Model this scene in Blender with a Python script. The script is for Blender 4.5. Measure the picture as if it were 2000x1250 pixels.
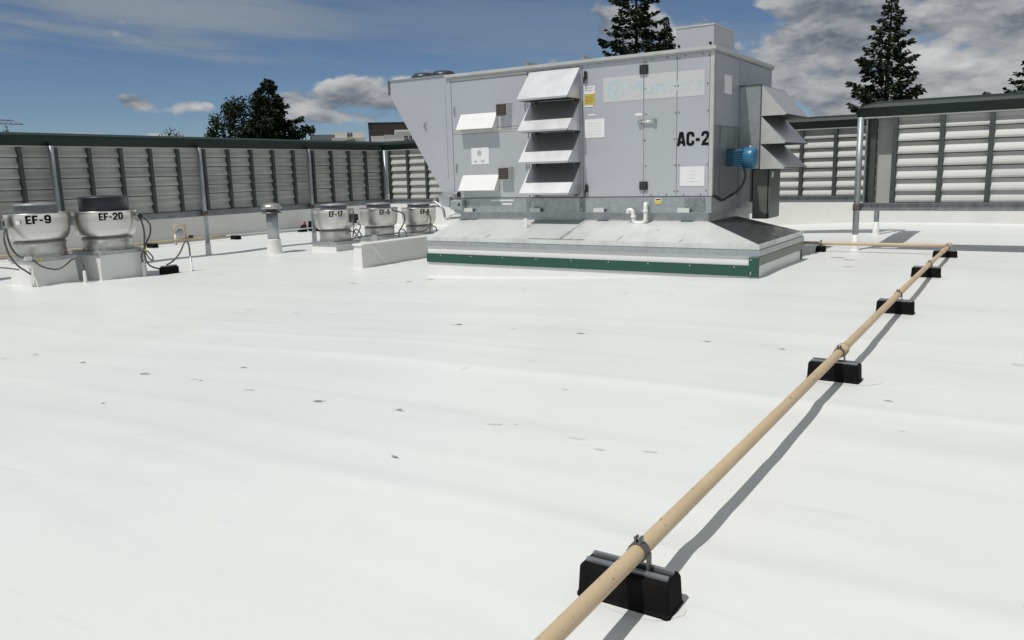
import bpy, math, random
from mathutils import Vector, Matrix

# ------------------------------------------------------------------ clean
for o in list(bpy.data.objects):
    bpy.data.objects.remove(o, do_unlink=True)
scene = bpy.context.scene
COL = scene.collection
R = math.radians
random.seed(7)

# ------------------------------------------------------------------ camera
yaw, pitch, roll = R(-32.927), R(10.404), R(-1.56)
fw = Vector((math.sin(yaw) * math.cos(pitch), math.cos(yaw) * math.cos(pitch), -math.sin(pitch)))
rt0 = Vector((math.cos(yaw), -math.sin(yaw), 0))
up0 = rt0.cross(fw)
rt = rt0 * math.cos(roll) + up0 * math.sin(roll)
up = up0 * math.cos(roll) - rt0 * math.sin(roll)
cam_d = bpy.data.cameras.new('camera')
cam = bpy.data.objects.new('camera', cam_d)
COL.objects.link(cam)
cam.matrix_world = Matrix(((rt.x, up.x, -fw.x, 0), (rt.y, up.y, -fw.y, 0), (rt.z, up.z, -fw.z, 1.5), (0, 0, 0, 1)))
cam_d.sensor_width = 36
cam_d.lens = 36 * 1560 / 2000
cam_d.clip_start = 0.05
cam_d.clip_end = 3000
scene.camera = cam

# ------------------------------------------------------------------ sun and sky
SUN_DIR = Vector((0.24, 1.0, -1.97)).normalized()          # direction the light travels
sun_el = math.asin(-SUN_DIR.z)
sun_az = math.atan2(-SUN_DIR.x, -SUN_DIR.y)
sd = bpy.data.lights.new('sun', 'SUN')
sd.energy = 3.0
sd.angle = R(0.53)
sd.color = (1.0, 0.968, 0.925)
so = bpy.data.objects.new('sun', sd)
COL.objects.link(so)
so.rotation_euler = SUN_DIR.to_track_quat('-Z', 'Y').to_euler()
so.location = (-3, -12, 30)

world = bpy.data.worlds.new('World')
scene.world = world
world.use_nodes = True
WN = world.node_tree
for n in list(WN.nodes):
    WN.nodes.remove(n)


def wnode(t, **k):
    n = WN.nodes.new(t)
    for a, b in k.items():
        setattr(n, a, b)
    return n


def wmath(op, a, b=None, c=None, clamp=False):
    n = wnode('ShaderNodeMath', operation=op, use_clamp=clamp)
    for i, v in enumerate((a, b, c)):
        if v is None:
            continue
        if isinstance(v, (int, float)):
            n.inputs[i].default_value = v
        else:
            WN.links.new(v, n.inputs[i])
    return n.outputs[0]


def wrange(v, a, b, c=0.0, d=1.0, smooth=True):
    n = wnode('ShaderNodeMapRange', interpolation_type='SMOOTHSTEP' if smooth else 'LINEAR')
    WN.links.new(v, n.inputs[0])
    for i, x in enumerate((a, b, c, d)):
        n.inputs[i + 1].default_value = x
    return n.outputs[0]


def wmix(f, a, b):
    n = wnode('ShaderNodeMix', data_type='RGBA')
    if isinstance(f, (int, float)):
        n.inputs[0].default_value = f
    else:
        WN.links.new(f, n.inputs[0])
    for i, v in ((6, a), (7, b)):
        if isinstance(v, tuple):
            n.inputs[i].default_value = v
        else:
            WN.links.new(v, n.inputs[i])
    return n.outputs[2]


def build_world():
    sky = wnode('ShaderNodeTexSky', sky_type='NISHITA', sun_disc=False)
    sky.sun_elevation = sun_el
    sky.sun_rotation = sun_az
    sky.altitude = 2500
    sky.air_density = 1.0
    sky.dust_density = 0.2
    sky.ozone_density = 5.0
    bg_sky = wnode('ShaderNodeBackground')
    bg_sky.inputs[1].default_value = 0.060
    WN.links.new(sky.outputs[0], bg_sky.inputs[0])

    tc = wnode('ShaderNodeTexCoord')
    sep = wnode('ShaderNodeSeparateXYZ')
    WN.links.new(tc.outputs['Generated'], sep.inputs[0])
    az = wmath('MULTIPLY', wmath('ARCTAN2', sep.outputs[0], sep.outputs[1]), 57.29578)
    el = wmath('MULTIPLY', wmath('ARCSINE', sep.outputs[2]), 57.29578)

    def noise(elx, su, sv, scale, detail, rough, w):
        cb = wnode('ShaderNodeCombineXYZ')
        WN.links.new(wmath('MULTIPLY', az, su), cb.inputs[0])
        WN.links.new(wmath('MULTIPLY', elx, sv), cb.inputs[1])
        cb.inputs[2].default_value = w
        n = wnode('ShaderNodeTexNoise')
        n.inputs['Scale'].default_value = scale
        n.inputs['Detail'].default_value = detail
        n.inputs['Roughness'].default_value = rough
        WN.links.new(cb.outputs[0], n.inputs['Vector'])
        return n.outputs['Fac']

    # heaped clouds: (azimuth, elevation, half width, half height, weight)
    blobs = [(-43.4, 5.6, 3.4, 1.6, 0.66), (-40.0, 5.2, 3.8, 1.6, 0.64), (-46.8, 5.2, 2.6, 1.1, 0.46), (-42.5, 4.3, 6.5, 1.1, 0.46),
             (-57.0, 5.0, 1.9, 0.75, 0.44), (-53.6, 4.8, 1.9, 0.55, 0.36), (-60.5, 3.1, 3.4, 0.5, 0.36), (-56.0, 2.8, 3.4, 0.5, 0.36),
             (-24.6, 9.2, 3.0, 2.4, 0.46), (-20.6, 7.6, 1.7, 1.4, 0.48), (-21.0, 4.5, 4.0, 1.6, 0.42), (-14.0, 6.8, 5.2, 3.2, 0.64)]
    cov = None
    for a0, e0, ra, re, w in blobs:
        dx = wmath('DIVIDE', wmath('SUBTRACT', az, a0), ra)
        dy = wmath('DIVIDE', wmath('SUBTRACT', el, e0), re)
        d = wmath('SQRT', wmath('ADD', wmath('MULTIPLY', dx, dx), wmath('MULTIPLY', dy, dy)))
        m = wrange(d, 1.6, 0.0, 0.0, w)
        cov = m if cov is None else wmath('MAXIMUM', cov, m)
    # to the right, and all round outside the picture, the heaped clouds close up into a broken deck; unseen overhead cover is added for fill light
    deck = wrange(wmath('ADD', az, wmath('MULTIPLY', el, 0.35)), -15.0, -9.0, 0.0, 0.60)
    off = wrange(az, -66.0, -80.0, 0.0, 0.38)
    hi = wrange(el, 14.0, 22.0, 0.0, 0.40)
    cov = wmath('MAXIMUM', wmath('MAXIMUM', cov, deck), wmath('MAXIMUM', off, hi))
    wx = noise(el, 0.45, 0.8, 1.0, 3.0, 0.5, 5.5)

    def dens(dv, det):
        e2 = wmath('ADD', wmath('ADD', el, dv), wmath('MULTIPLY', wmath('SUBTRACT', wx, 0.5), 1.2))
        big = noise(e2, 0.17, 0.36, 1.0, det, 0.58, 3.1)
        return wmath('ADD', wmath('MULTIPLY', wmath('SUBTRACT', big, 0.5), 1.75), cov)

    d0 = dens(0.0, 9.0)
    lit = wrange(wmath('SUBTRACT', dens(-0.1, 4.0), dens(0.9, 4.0)), -0.30, 0.38)
    tone = wrange(noise(el, 0.14, 0.34, 1.0, 5.0, 0.5, 11.4), 0.34, 0.68)
    alpha = wrange(d0, 0.26, 0.46)
    f = wmath('ADD', wmath('MULTIPLY', lit, 0.66), wmath('MULTIPLY', tone, 0.46))
    f = wmath('SUBTRACT', f, wmath('MULTIPLY', wrange(d0, 0.45, 0.95), 0.34), None, True)
    body = wmix(f, (0.085, 0.112, 0.155, 1), (0.57, 0.575, 0.575, 1))
    # thin high streaks
    st = noise(wmath('ADD', el, wmath('MULTIPLY', az, 0.07)), 0.055, 0.50, 1.0, 7.0, 0.55, 8.2)
    stm = wrange(az, -38.0, -54.0, 0.35, 1.0)
    st2 = wmath('MULTIPLY', wrange(st, 0.37, 0.64), stm)
    st2 = wmath('MULTIPLY', st2, wrange(el, 5.0, 8.0))
    bg_st = wnode('ShaderNodeBackground')
    bg_st.inputs[0].default_value = (0.27, 0.31, 0.34, 1)
    mix1 = wnode('ShaderNodeMixShader')
    WN.links.new(wmath('MULTIPLY', st2, 0.8), mix1.inputs[0])
    WN.links.new(bg_sky.outputs[0], mix1.inputs[1])
    WN.links.new(bg_st.outputs[0], mix1.inputs[2])
    bg_c = wnode('ShaderNodeBackground')
    WN.links.new(body, bg_c.inputs[0])
    mix2 = wnode('ShaderNodeMixShader')
    WN.links.new(wmath('MULTIPLY', alpha, wrange(el, 0.5, 3.0)), mix2.inputs[0])
    WN.links.new(mix1.outputs[0], mix2.inputs[1])
    WN.links.new(bg_c.outputs[0], mix2.inputs[2])
    out = wnode('ShaderNodeOutputWorld')
    WN.links.new(mix2.outputs[0], out.inputs[0])


build_world()
scene.render.engine = 'CYCLES'
scene.cycles.max_bounces = 7
scene.cycles.diffuse_bounces = 4
scene.cycles.glossy_bounces = 3
vs = scene.view_settings
vs.view_transform = 'Standard'
vs.look = 'None'
vs.exposure = 0.0
vs.gamma = 1.0
vs.use_curve_mapping = False

# ------------------------------------------------------------------ helpers
ORG = {}


class MB:
    """collects shapes given in world coordinates, then becomes one mesh object"""

    def __init__(s):
        s.v, s.f, s.sm = [], [], []

    def quad(s, pts, smooth=False):
        b = len(s.v)
        s.v += [tuple(p) for p in pts]
        s.f.append(tuple(range(b, b + len(pts))))
        s.sm.append(smooth)
        return s

    def box(s, x0, x1, y0, y1, z0, z1):
        return s.hexa([(x0, y0, z0), (x1, y0, z0), (x1, y1, z0), (x0, y1, z0),
                       (x0, y0, z1), (x1, y0, z1), (x1, y1, z1), (x0, y1, z1)])

    def hexa(s, p):
        b = len(s.v)
        s.v += [tuple(q) for q in p]
        for f in ((3, 2, 1, 0), (4, 5, 6, 7), (0, 1, 5, 4), (1, 2, 6, 5), (2, 3, 7, 6), (3, 0, 4, 7)):
            s.f.append(tuple(b + i for i in f))
            s.sm.append(False)
        return s

    def bevbox(s, x0, x1, y0, y1, z0, z1, c=0.01):
        """box with chamfered vertical and top edges"""
        prof = [(x0 + c, y0), (x1 - c, y0), (x1, y0 + c), (x1, y1 - c), (x1 - c, y1), (x0 + c, y1), (x0, y1 - c), (x0, y0 + c)]
        cx, cy = (x0 + x1) / 2, (y0 + y1) / 2
        ins = [(x + (c if x < cx else -c), y + (c if y < cy else -c)) for x, y in prof]
        b = len(s.v)
        for z, pr in ((z0, prof), (z1 - c, prof), (z1, ins)):
            s.v += [(x, y, z) for x, y in pr]
        for k in range(2):
            for i in range(8):
                j = (i + 1) % 8
                s.f.append((b + k * 8 + i, b + k * 8 + j, b + k * 8 + 8 + j, b + k * 8 + 8 + i))
                s.sm.append(False)
        s.f.append(tuple(b + 16 + i for i in range(8)))
        s.f.append(tuple(b + 7 - i for i in range(8)))
        s.sm += [False, False]
        return s

    def prism(s, poly, axis, a, b_, cap=True):
        """poly = list of 2D points; axis 'x': (y,z), 'y': (x,z), 'z': (x,y)"""
        mk = {'x': lambda p, t: (t, p[0], p[1]), 'y': lambda p, t: (p[0], t, p[1]), 'z': lambda p, t: (p[0], p[1], t)}[axis]
        b = len(s.v)
        n = len(poly)
        s.v += [mk(p, a) for p in poly] + [mk(p, b_) for p in poly]
        for i in range(n):
            j = (i + 1) % n
            s.f.append((b + i, b + j, b + n + j, b + n + i))
            s.sm.append(False)
        if cap:
            s.f.append(tuple(b + n - 1 - i for i in range(n)))
            s.f.append(tuple(b + n + i for i in range(n)))
            s.sm += [False, False]
        return s

    def lathe(s, cx, cy, prof, n=40, smooth=True, axis='z', base=0.0):
        """prof = [(r, h)]; axis z: centre (cx,cy); axis x: centre (y,z) running along x"""
        b = len(s.v)
        m = len(prof)
        for r, h in prof:
            for i in range(n):
                a = 2 * math.pi * i / n
                c_, s_ = r * math.cos(a), r * math.sin(a)
                s.v.append({'z': (cx + c_, cy + s_, h), 'x': (h, cx + c_, cy + s_), 'y': (cx + c_, h, cy + s_)}[axis])
        for k in range(m - 1):
            for i in range(n):
                j = (i + 1) % n
                s.f.append((b + k * n + i, b + k * n + j, b + (k + 1) * n + j, b + (k + 1) * n + i))
                s.sm.append(smooth)
        s.f.append(tuple(b + n - 1 - i for i in range(n)))
        s.f.append(tuple(b + (m - 1) * n + i for i in range(n)))
        s.sm += [False, False]
        return s

    def tube(s, pts, r, n=10, smoothpath=True, radii=None):
        P = [Vector(p) for p in pts]
        if smoothpath and len(P) > 2:
            Q = []
            for i in range(len(P) - 1):
                p0, p1, p2, p3 = P[max(i - 1, 0)], P[i], P[i + 1], P[min(i + 2, len(P) - 1)]
                for k in range(5):
                    t = k / 5
                    Q.append(0.5 * (2 * p1 + (p2 - p0) * t + (2 * p0 - 5 * p1 + 4 * p2 - p3) * t * t + (3 * p1 - p0 - 3 * p2 + p3) * t ** 3))
            Q.append(P[-1])
            P = Q
        b = len(s.v)
        u = None
        for i, p in enumerate(P):
            d = (P[min(i + 1, len(P) - 1)] - P[max(i - 1, 0)])
            if d.length < 1e-6:
                d = Vector((0, 0, 1))
            d.normalize()
            if u is None:
                u = d.orthogonal().normalized()
            else:
                u = (u - d * u.dot(d))
                u = u.normalized() if u.length > 1e-5 else d.orthogonal().normalized()
            w = d.cross(u)
            rr = radii[i] if radii else r
            for k in range(n):
                a = 2 * math.pi * k / n
                s.v.append(tuple(p + (u * math.cos(a) + w * math.sin(a)) * rr))
        for i in range(len(P) - 1):
            for k in range(n):
                j = (k + 1) % n
                s.f.append((b + i * n + k, b + i * n + j, b + (i + 1) * n + j, b + (i + 1) * n + k))
                s.sm.append(True)
        s.f.append(tuple(b + n - 1 - k for k in range(n)))
        e = b + (len(P) - 1) * n
        s.f.append(tuple(e + k for k in range(n)))
        s.sm += [False, False]
        return s

    def mesh(s, name, org=(0, 0, 0)):
        me = bpy.data.meshes.new(name)
        ox, oy, oz = org
        me.from_pydata([(x - ox, y - oy, z - oz) for x, y, z in s.v], [], s.f)
        me.polygons.foreach_set('use_smooth', s.sm)
        me.update()
        return me


def fix_normals(me):
    import bmesh
    bm = bmesh.new()
    bm.from_mesh(me)
    bmesh.ops.recalc_face_normals(bm, faces=bm.faces)
    bm.to_mesh(me)
    bm.free()


def obj(name, mb, mat, parent=None, org=None, fix=True):
    """one mesh object; vertices are world coordinates"""
    if parent is not None:
        org = ORG[parent.name]
    elif org is None:
        org = (0, 0, 0)
    me = mb.mesh(name, org)
    if fix:
        fix_normals(me)
    me.materials.append(mat)
    o = bpy.data.objects.new(name, me)
    COL.objects.link(o)
    if parent is not None:
        o.parent = parent
    else:
        o.location = org
    ORG[o.name] = org
    return o


def inst(name, me, loc, parent):
    """another object sharing a mesh; loc in world coordinates"""
    o = bpy.data.objects.new(name, me)
    COL.objects.link(o)
    og = ORG[parent.name]
    o.parent = parent
    o.location = (loc[0] - og[0], loc[1] - og[1], loc[2] - og[2])
    ORG[o.name] = og
    return o


def thing(name, label, cat, loc, group=None):
    o = bpy.data.objects.new(name, None)
    COL.objects.link(o)
    o.location = loc
    o.empty_display_size = 0.2
    ORG[o.name] = tuple(loc)
    return tag(o, label, cat, group)


def tag(o, label, cat, group=None):
    o['label'] = label
    o['category'] = cat
    if group:
        o['group'] = group
    return o


def struct(o, label=None):
    o['kind'] = 'structure'
    if label:
        o['label'] = label
    return o


# ------------------------------------------------------------------ materials
def mat(name, col, rough=0.5, metal=0.0, var=0.0, vscale=3.0, col2=None, bump=0.0, bscale=40.0, stretch=None,
        rvar=0.0, spec=0.5, lo=0.35, hi=0.7, detail=6.0):
    m = bpy.data.materials.new(name)
    m.use_nodes = True
    nt = m.node_tree
    b = nt.nodes['Principled BSDF']
    b.inputs['Roughness'].default_value = rough
    b.inputs['Metallic'].default_value = metal
    b.inputs['Specular IOR Level'].default_value = spec
    c = (col[0], col[1], col[2], 1)
    b.inputs['Base Color'].default_value = c
    tc = nt.nodes.new('ShaderNodeTexCoord')
    vec = tc.outputs['Object']
    if stretch:
        mp = nt.nodes.new('ShaderNodeMapping')
        mp.inputs['Scale'].default_value = stretch
        nt.links.new(vec, mp.inputs[0])
        vec = mp.outputs[0]
    if var or col2:
        n = nt.nodes.new('ShaderNodeTexNoise')
        n.inputs['Scale'].default_value = vscale
        n.inputs['Detail'].default_value = detail
        n.inputs['Roughness'].default_value = 0.6
        nt.links.new(vec, n.inputs['Vector'])
        mr = nt.nodes.new('ShaderNodeMapRange')
        nt.links.new(n.outputs[0], mr.inputs[0])
        mr.inputs[1].default_value = lo
        mr.inputs[2].default_value = hi
        mx = nt.nodes.new('ShaderNodeMix')
        mx.data_type = 'RGBA'
        nt.links.new(mr.outputs[0], mx.inputs[0])
        c2 = col2 if col2 else tuple(x * (1 - var) for x in col)
        mx.inputs[6].default_value = c
        mx.inputs[7].default_value = (c2[0], c2[1], c2[2], 1)
        nt.links.new(mx.outputs[2], b.inputs['Base Color'])
        if rvar:
            m2 = nt.nodes.new('ShaderNodeMapRange')
            nt.links.new(n.outputs[0], m2.inputs[0])
            m2.inputs[1].default_value = 0.3
            m2.inputs[2].default_value = 0.7
            m2.inputs[3].default_value = rough - rvar
            m2.inputs[4].default_value = rough + rvar
            nt.links.new(m2.outputs[0], b.inputs['Roughness'])
    if bump:
        n2 = nt.nodes.new('ShaderNodeTexNoise')
        n2.inputs['Scale'].default_value = bscale
        n2.inputs['Detail'].default_value = 4
        nt.links.new(vec, n2.inputs['Vector'])
        bp = nt.nodes.new('ShaderNodeBump')
        bp.inputs['Strength'].default_value = bump
        bp.inputs['Distance'].default_value = 0.01
        nt.links.new(n2.outputs[0], bp.inputs['Height'])
        nt.links.new(bp.outputs[0], b.inputs['Normal'])
    return m


M = {}
M['membrane'] = mat('roof_membrane', (0.775, 0.795, 0.775), 0.42, 0, col2=(0.735, 0.757, 0.735), vscale=0.5, bump=0.12, bscale=9, lo=0.4, hi=0.68)
M['flashing'] = mat('white_flashing', (0.79, 0.79, 0.77), 0.45, 0, var=0.08, vscale=2.5, bump=0.1, bscale=6)
M['parapet'] = mat('parapet_membrane', (0.76, 0.76, 0.74), 0.5, 0, var=0.1, vscale=1.2, bump=0.1, bscale=5)
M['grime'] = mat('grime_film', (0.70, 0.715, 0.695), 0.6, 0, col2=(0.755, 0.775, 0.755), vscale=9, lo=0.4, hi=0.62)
M['seam'] = mat('seam_weld', (0.765, 0.785, 0.765), 0.42, 0, var=0.06, vscale=2)
M['seam_dirt'] = mat('seam_dirt', (0.745, 0.765, 0.745), 0.6, 0, col2=(0.57, 0.575, 0.555), vscale=1.3, lo=0.48, hi=0.78, stretch=(1.0, 6, 1))
M['stain'] = mat('dirt_stain', (0.13, 0.12, 0.105), 0.8, 0, col2=(0.36, 0.35, 0.32), vscale=16, lo=0.35, hi=0.6)
M['stain_light'] = mat('pale_stain', (0.54, 0.535, 0.51), 0.7, 0, col2=(0.73, 0.735, 0.71), vscale=12, lo=0.38, hi=0.6)
M['run_stain'] = mat('run_stain', (0.33, 0.33, 0.315), 0.6, 0.1, col2=(0.55, 0.56, 0.54), vscale=7, lo=0.35, hi=0.65)
M['panel'] = mat('cabinet_sheet', (0.56, 0.578, 0.62), 0.40, 0.4, var=0.10, vscale=1.3, rvar=0.06, bump=0.30, bscale=1.8)
M['panel_b'] = mat('cabinet_sheet_greyer', (0.54, 0.565, 0.582), 0.42, 0.4, var=0.09, vscale=1.5, rvar=0.06, bump=0.30, bscale=1.6)
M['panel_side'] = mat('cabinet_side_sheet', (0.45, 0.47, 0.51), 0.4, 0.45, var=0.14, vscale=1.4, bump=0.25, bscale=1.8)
M['trim'] = mat('cabinet_trim', (0.66, 0.66, 0.63), 0.4, 0.4, var=0.15, vscale=5)
M['hood'] = mat('hood_sheet', (0.70, 0.71, 0.725), 0.42, 0.86, var=0.10, vscale=3, rvar=0.05, bump=0.1, bscale=2.5)
M['galv'] = mat('galvanised', (0.47, 0.50, 0.51), 0.42, 0.65, col2=(0.35, 0.38, 0.40), vscale=9, rvar=0.08, bump=0.05, bscale=30)
M['galv_rail'] = mat('galvanised_rail', (0.27, 0.295, 0.31), 0.45, 0.4, col2=(0.17, 0.19, 0.205), vscale=6, stretch=(2.2, 1, 1), rvar=0.08)
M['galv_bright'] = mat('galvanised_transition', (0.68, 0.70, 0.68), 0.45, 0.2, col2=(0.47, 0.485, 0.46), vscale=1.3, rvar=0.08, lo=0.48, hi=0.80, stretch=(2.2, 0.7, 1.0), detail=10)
M['steel_post'] = mat('galvanised_post', (0.40, 0.44, 0.45), 0.45, 0.5, col2=(0.26, 0.30, 0.315), vscale=7, stretch=(1, 1, 0.4))
M['mullion'] = mat('mullion_steel', (0.075, 0.087, 0.085), 0.5, 0.2, var=0.3, vscale=6)
M['slat'] = mat('slat_paint', (0.51, 0.515, 0.49), 0.45, 0.0, col2=(0.41, 0.415, 0.39), vscale=1.7, bump=0.03, bscale=6)
M['green_cap'] = mat('green_coping', (0.0045, 0.018, 0.0125), 0.4, 0.0, var=0.25, vscale=2, spec=0.3)
M['green'] = mat('green_strip', (0.018, 0.085, 0.060), 0.4, 0.0, var=0.18, vscale=3)
M['alu'] = mat('spun_aluminium', (0.66, 0.65, 0.625), 0.35, 1.0, col2=(0.57, 0.56, 0.54), vscale=1.0, stretch=(0.12, 0.12, 9), rvar=0.02, detail=2)
M['alu_dull'] = mat('dull_aluminium', (0.52, 0.52, 0.50), 0.40, 0.8, col2=(0.38, 0.38, 0.36), vscale=4)
M['cover'] = mat('motor_cover', (0.07, 0.082, 0.10), 0.4, 0.5, var=0.35, vscale=4)
M['cover_lt'] = mat('motor_cover_grey', (0.40, 0.44, 0.47), 0.42, 0.45, var=0.2, vscale=4)
M['black'] = mat('black_rubber', (0.010, 0.009, 0.009), 0.85, 0, var=0.4, vscale=12, bump=0.2, bscale=60, spec=0.12)
M['black_plastic'] = mat('black_plastic', (0.015, 0.016, 0.017), 0.45)
M['strut'] = mat('strut_channel', (0.40, 0.43, 0.46), 0.4, 0.7, var=0.2, vscale=10)
M['clamp'] = mat('clamp_steel', (0.16, 0.17, 0.165), 0.5, 0.6, col2=(0.13, 0.075, 0.04), vscale=14, lo=0.5, hi=0.7)
M['tan_pipe'] = mat('tan_pipe_paint', (0.60, 0.47, 0.295), 0.5, 0, col2=(0.55, 0.425, 0.265), vscale=5)
M['conduit'] = mat('grey_conduit', (0.10, 0.10, 0.095), 0.55, 0, var=0.3, vscale=20)
M['pvc'] = mat('white_pvc', (0.80, 0.80, 0.78), 0.35, 0, var=0.05, vscale=6)
M['paper'] = mat('white_label', (0.78, 0.78, 0.79), 0.55, 0, var=0.04, vscale=8)
M['paper_grey'] = mat('printed_grey', (0.45, 0.46, 0.48), 0.6)
M['yellow'] = mat('yellow_label', (0.72, 0.56, 0.10), 0.5, 0, var=0.2, vscale=12)
M['ink'] = mat('black_ink', (0.010, 0.010, 0.010), 0.85, spec=0.1)
M['ink_brown'] = mat('faded_ink', (0.25, 0.18, 0.05), 0.6)
M['decal'] = mat('faded_decal', (0.575, 0.59, 0.60), 0.5, 0.1, col2=(0.57, 0.56, 0.55), vscale=1.6)
M['decal_ink'] = mat('faded_decal_blue', (0.42, 0.595, 0.635), 0.5, 0.1, col2=(0.50, 0.60, 0.62), vscale=2.2, lo=0.45, hi=0.6)
M['decal_faint'] = mat('almost_gone_blue', (0.51, 0.59, 0.60), 0.5, 0.1, col2=(0.56, 0.59, 0.59), vscale=2.2, lo=0.45, hi=0.6)
M['blue'] = mat('motor_blue', (0.035, 0.17, 0.30), 0.35, 0, var=0.25, vscale=9)
M['blue_dark'] = mat('motor_dark_blue', (0.02, 0.085, 0.14), 0.45, 0, var=0.3, vscale=9)
M['box_green'] = mat('enclosure_grey_green', (0.16, 0.175, 0.155), 0.42, 0.2, var=0.2, vscale=3)
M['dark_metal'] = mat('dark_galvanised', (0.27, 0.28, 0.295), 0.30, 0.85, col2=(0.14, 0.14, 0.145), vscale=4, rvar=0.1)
M['side_dull'] = mat('dull_side_steel', (0.30, 0.32, 0.335), 0.42, 0.55, col2=(0.21, 0.225, 0.235), vscale=2.2, stretch=(1, 3, 0.6), rvar=0.08)  # duller and darker than the front sheet, mottled by stretched noise
M['rust'] = mat('rusty_clamp', (0.10, 0.055, 0.035), 0.7, 0.2, col2=(0.20, 0.20, 0.20), vscale=18)
M['cavity'] = mat('grille_brown', (0.09, 0.06, 0.045), 0.6, 0.2)
M['red'] = mat('red_paint', (0.45, 0.05, 0.06), 0.5)
M['bark'] = mat('bark', (0.055, 0.042, 0.032), 0.85, 0, var=0.4, vscale=3)
M['needle'] = mat('conifer_needles', (0.030, 0.046, 0.024), 0.7, 0, col2=(0.016, 0.026, 0.016), vscale=0.6, spec=0.2)
M['leaf'] = mat('broad_leaves', (0.045, 0.065, 0.026), 0.65, 0, col2=(0.022, 0.034, 0.016), vscale=0.7, spec=0.25)
M['wall_white'] = mat('far_white_wall', (0.66, 0.66, 0.63), 0.7, 0, var=0.1, vscale=0.4)
M['wall_grey'] = mat('far_grey_wall', (0.50, 0.51, 0.49), 0.7, 0, var=0.1, vscale=0.4)
M['wall_brown'] = mat('far_brown_screen', (0.035, 0.026, 0.022), 0.7, 0, var=0.2, vscale=0.5)
M['olive'] = mat('olive_roof', (0.20, 0.20, 0.085), 0.7, 0, var=0.15, vscale=0.4)
M['slate'] = mat('dark_slate', (0.045, 0.055, 0.065), 0.6, 0, var=0.2, vscale=0.4)
M['brick_wall'] = mat('building_wall', (0.36, 0.33, 0.29), 0.8, 0, var=0.2, vscale=1.5)
M['ground'] = mat('street_ground', (0.09, 0.10, 0.075), 0.9, 0, col2=(0.06, 0.06, 0.058), vscale=0.05)
M['crane'] = mat('crane_red', (0.38, 0.10, 0.09), 0.6)


def tan_specks():
    """chips and rust: small dark specks, more of them on the underside, and broad discoloured stretches"""
    nt = M['tan_pipe'].node_tree
    b = nt.nodes['Principled BSDF']
    tc = nt.nodes.new('ShaderNodeTexCoord')
    for scale, stretch, lo, hi, col, amt in ((1.6, (1, 1, 1), 0.45, 0.7, (0.50, 0.395, 0.255, 1), 0.8), (30, (1, 1, 1), 0.66, 0.70, (0.10, 0.055, 0.025, 1), 1.0), (75, (1, 0.6, 1), 0.66, 0.72, (0.17, 0.11, 0.06, 1), 0.8)):
        old = b.inputs['Base Color'].links[0].from_socket
        mp = nt.nodes.new('ShaderNodeMapping')
        mp.inputs['Scale'].default_value = stretch
        nt.links.new(tc.outputs['Object'], mp.inputs[0])
        n = nt.nodes.new('ShaderNodeTexNoise')
        n.inputs['Scale'].default_value = scale
        n.inputs['Detail'].default_value = 4
        nt.links.new(mp.outputs[0], n.inputs['Vector'])
        mr = nt.nodes.new('ShaderNodeMapRange')
        nt.links.new(n.outputs[0], mr.inputs[0])
        mr.inputs[1].default_value, mr.inputs[2].default_value, mr.inputs[4].default_value = lo, hi, amt
        mx = nt.nodes.new('ShaderNodeMix')
        mx.data_type = 'RGBA'
        nt.links.new(mr.outputs[0], mx.inputs[0])
        nt.links.new(old, mx.inputs[6])
        mx.inputs[7].default_value = col
        nt.links.new(mx.outputs[2], b.inputs['Base Color'])


def slat_tones():
    nt = M['slat'].node_tree
    b = nt.nodes['Principled BSDF']
    old = b.inputs['Base Color'].links[0].from_socket
    oi = nt.nodes.new('ShaderNodeObjectInfo')
    mr = nt.nodes.new('ShaderNodeMapRange')
    nt.links.new(oi.outputs['Random'], mr.inputs[0])
    mr.inputs[3].default_value, mr.inputs[4].default_value = 0.86, 1.06
    mx = nt.nodes.new('ShaderNodeMix')
    mx.data_type = 'RGBA'
    mx.blend_type = 'MULTIPLY'
    mx.inputs[0].default_value = 1.0
    nt.links.new(old, mx.inputs[6])
    nt.links.new(mr.outputs[0], mx.inputs[7])
    nt.links.new(mx.outputs[2], b.inputs['Base Color'])


slat_tones()
tan_specks()


def membrane_dirt():
    """broad grey-ish traffic film and fine specks on the roof sheet"""
    nt = M['membrane'].node_tree
    b = nt.nodes['Principled BSDF']
    tc = nt.nodes.new('ShaderNodeTexCoord')
    for scale, stretch, lo, hi, col, amt in ((0.9, (0.35, 1.6, 1), 0.50, 0.74, (0.66, 0.68, 0.665, 1), 0.55), (26.0, (1, 1, 1), 0.70, 0.76, (0.45, 0.44, 0.42, 1), 0.6), (3.5, (0.2, 2.5, 1), 0.62, 0.72, (0.64, 0.65, 0.63, 1), 0.45)):
        old = b.inputs['Base Color'].links[0].from_socket
        mp = nt.nodes.new('ShaderNodeMapping')
        mp.inputs['Scale'].default_value = stretch
        mp.inputs['Rotation'].default_value = (0, 0, 0.06)
        nt.links.new(tc.outputs['Object'], mp.inputs[0])
        n = nt.nodes.new('ShaderNodeTexNoise')
        n.inputs['Scale'].default_value = scale
        n.inputs['Detail'].default_value = 8
        n.inputs['Roughness'].default_value = 0.62
        nt.links.new(mp.outputs[0], n.inputs['Vector'])
        mr = nt.nodes.new('ShaderNodeMapRange')
        nt.links.new(n.outputs[0], mr.inputs[0])
        mr.inputs[1].default_value, mr.inputs[2].default_value, mr.inputs[4].default_value = lo, hi, amt
        mx = nt.nodes.new('ShaderNodeMix')
        mx.data_type = 'RGBA'
        nt.links.new(mr.outputs[0], mx.inputs[0])
        nt.links.new(old, mx.inputs[6])
        mx.inputs[7].default_value = col
        nt.links.new(mx.outputs[2], b.inputs['Base Color'])


membrane_dirt()


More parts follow.
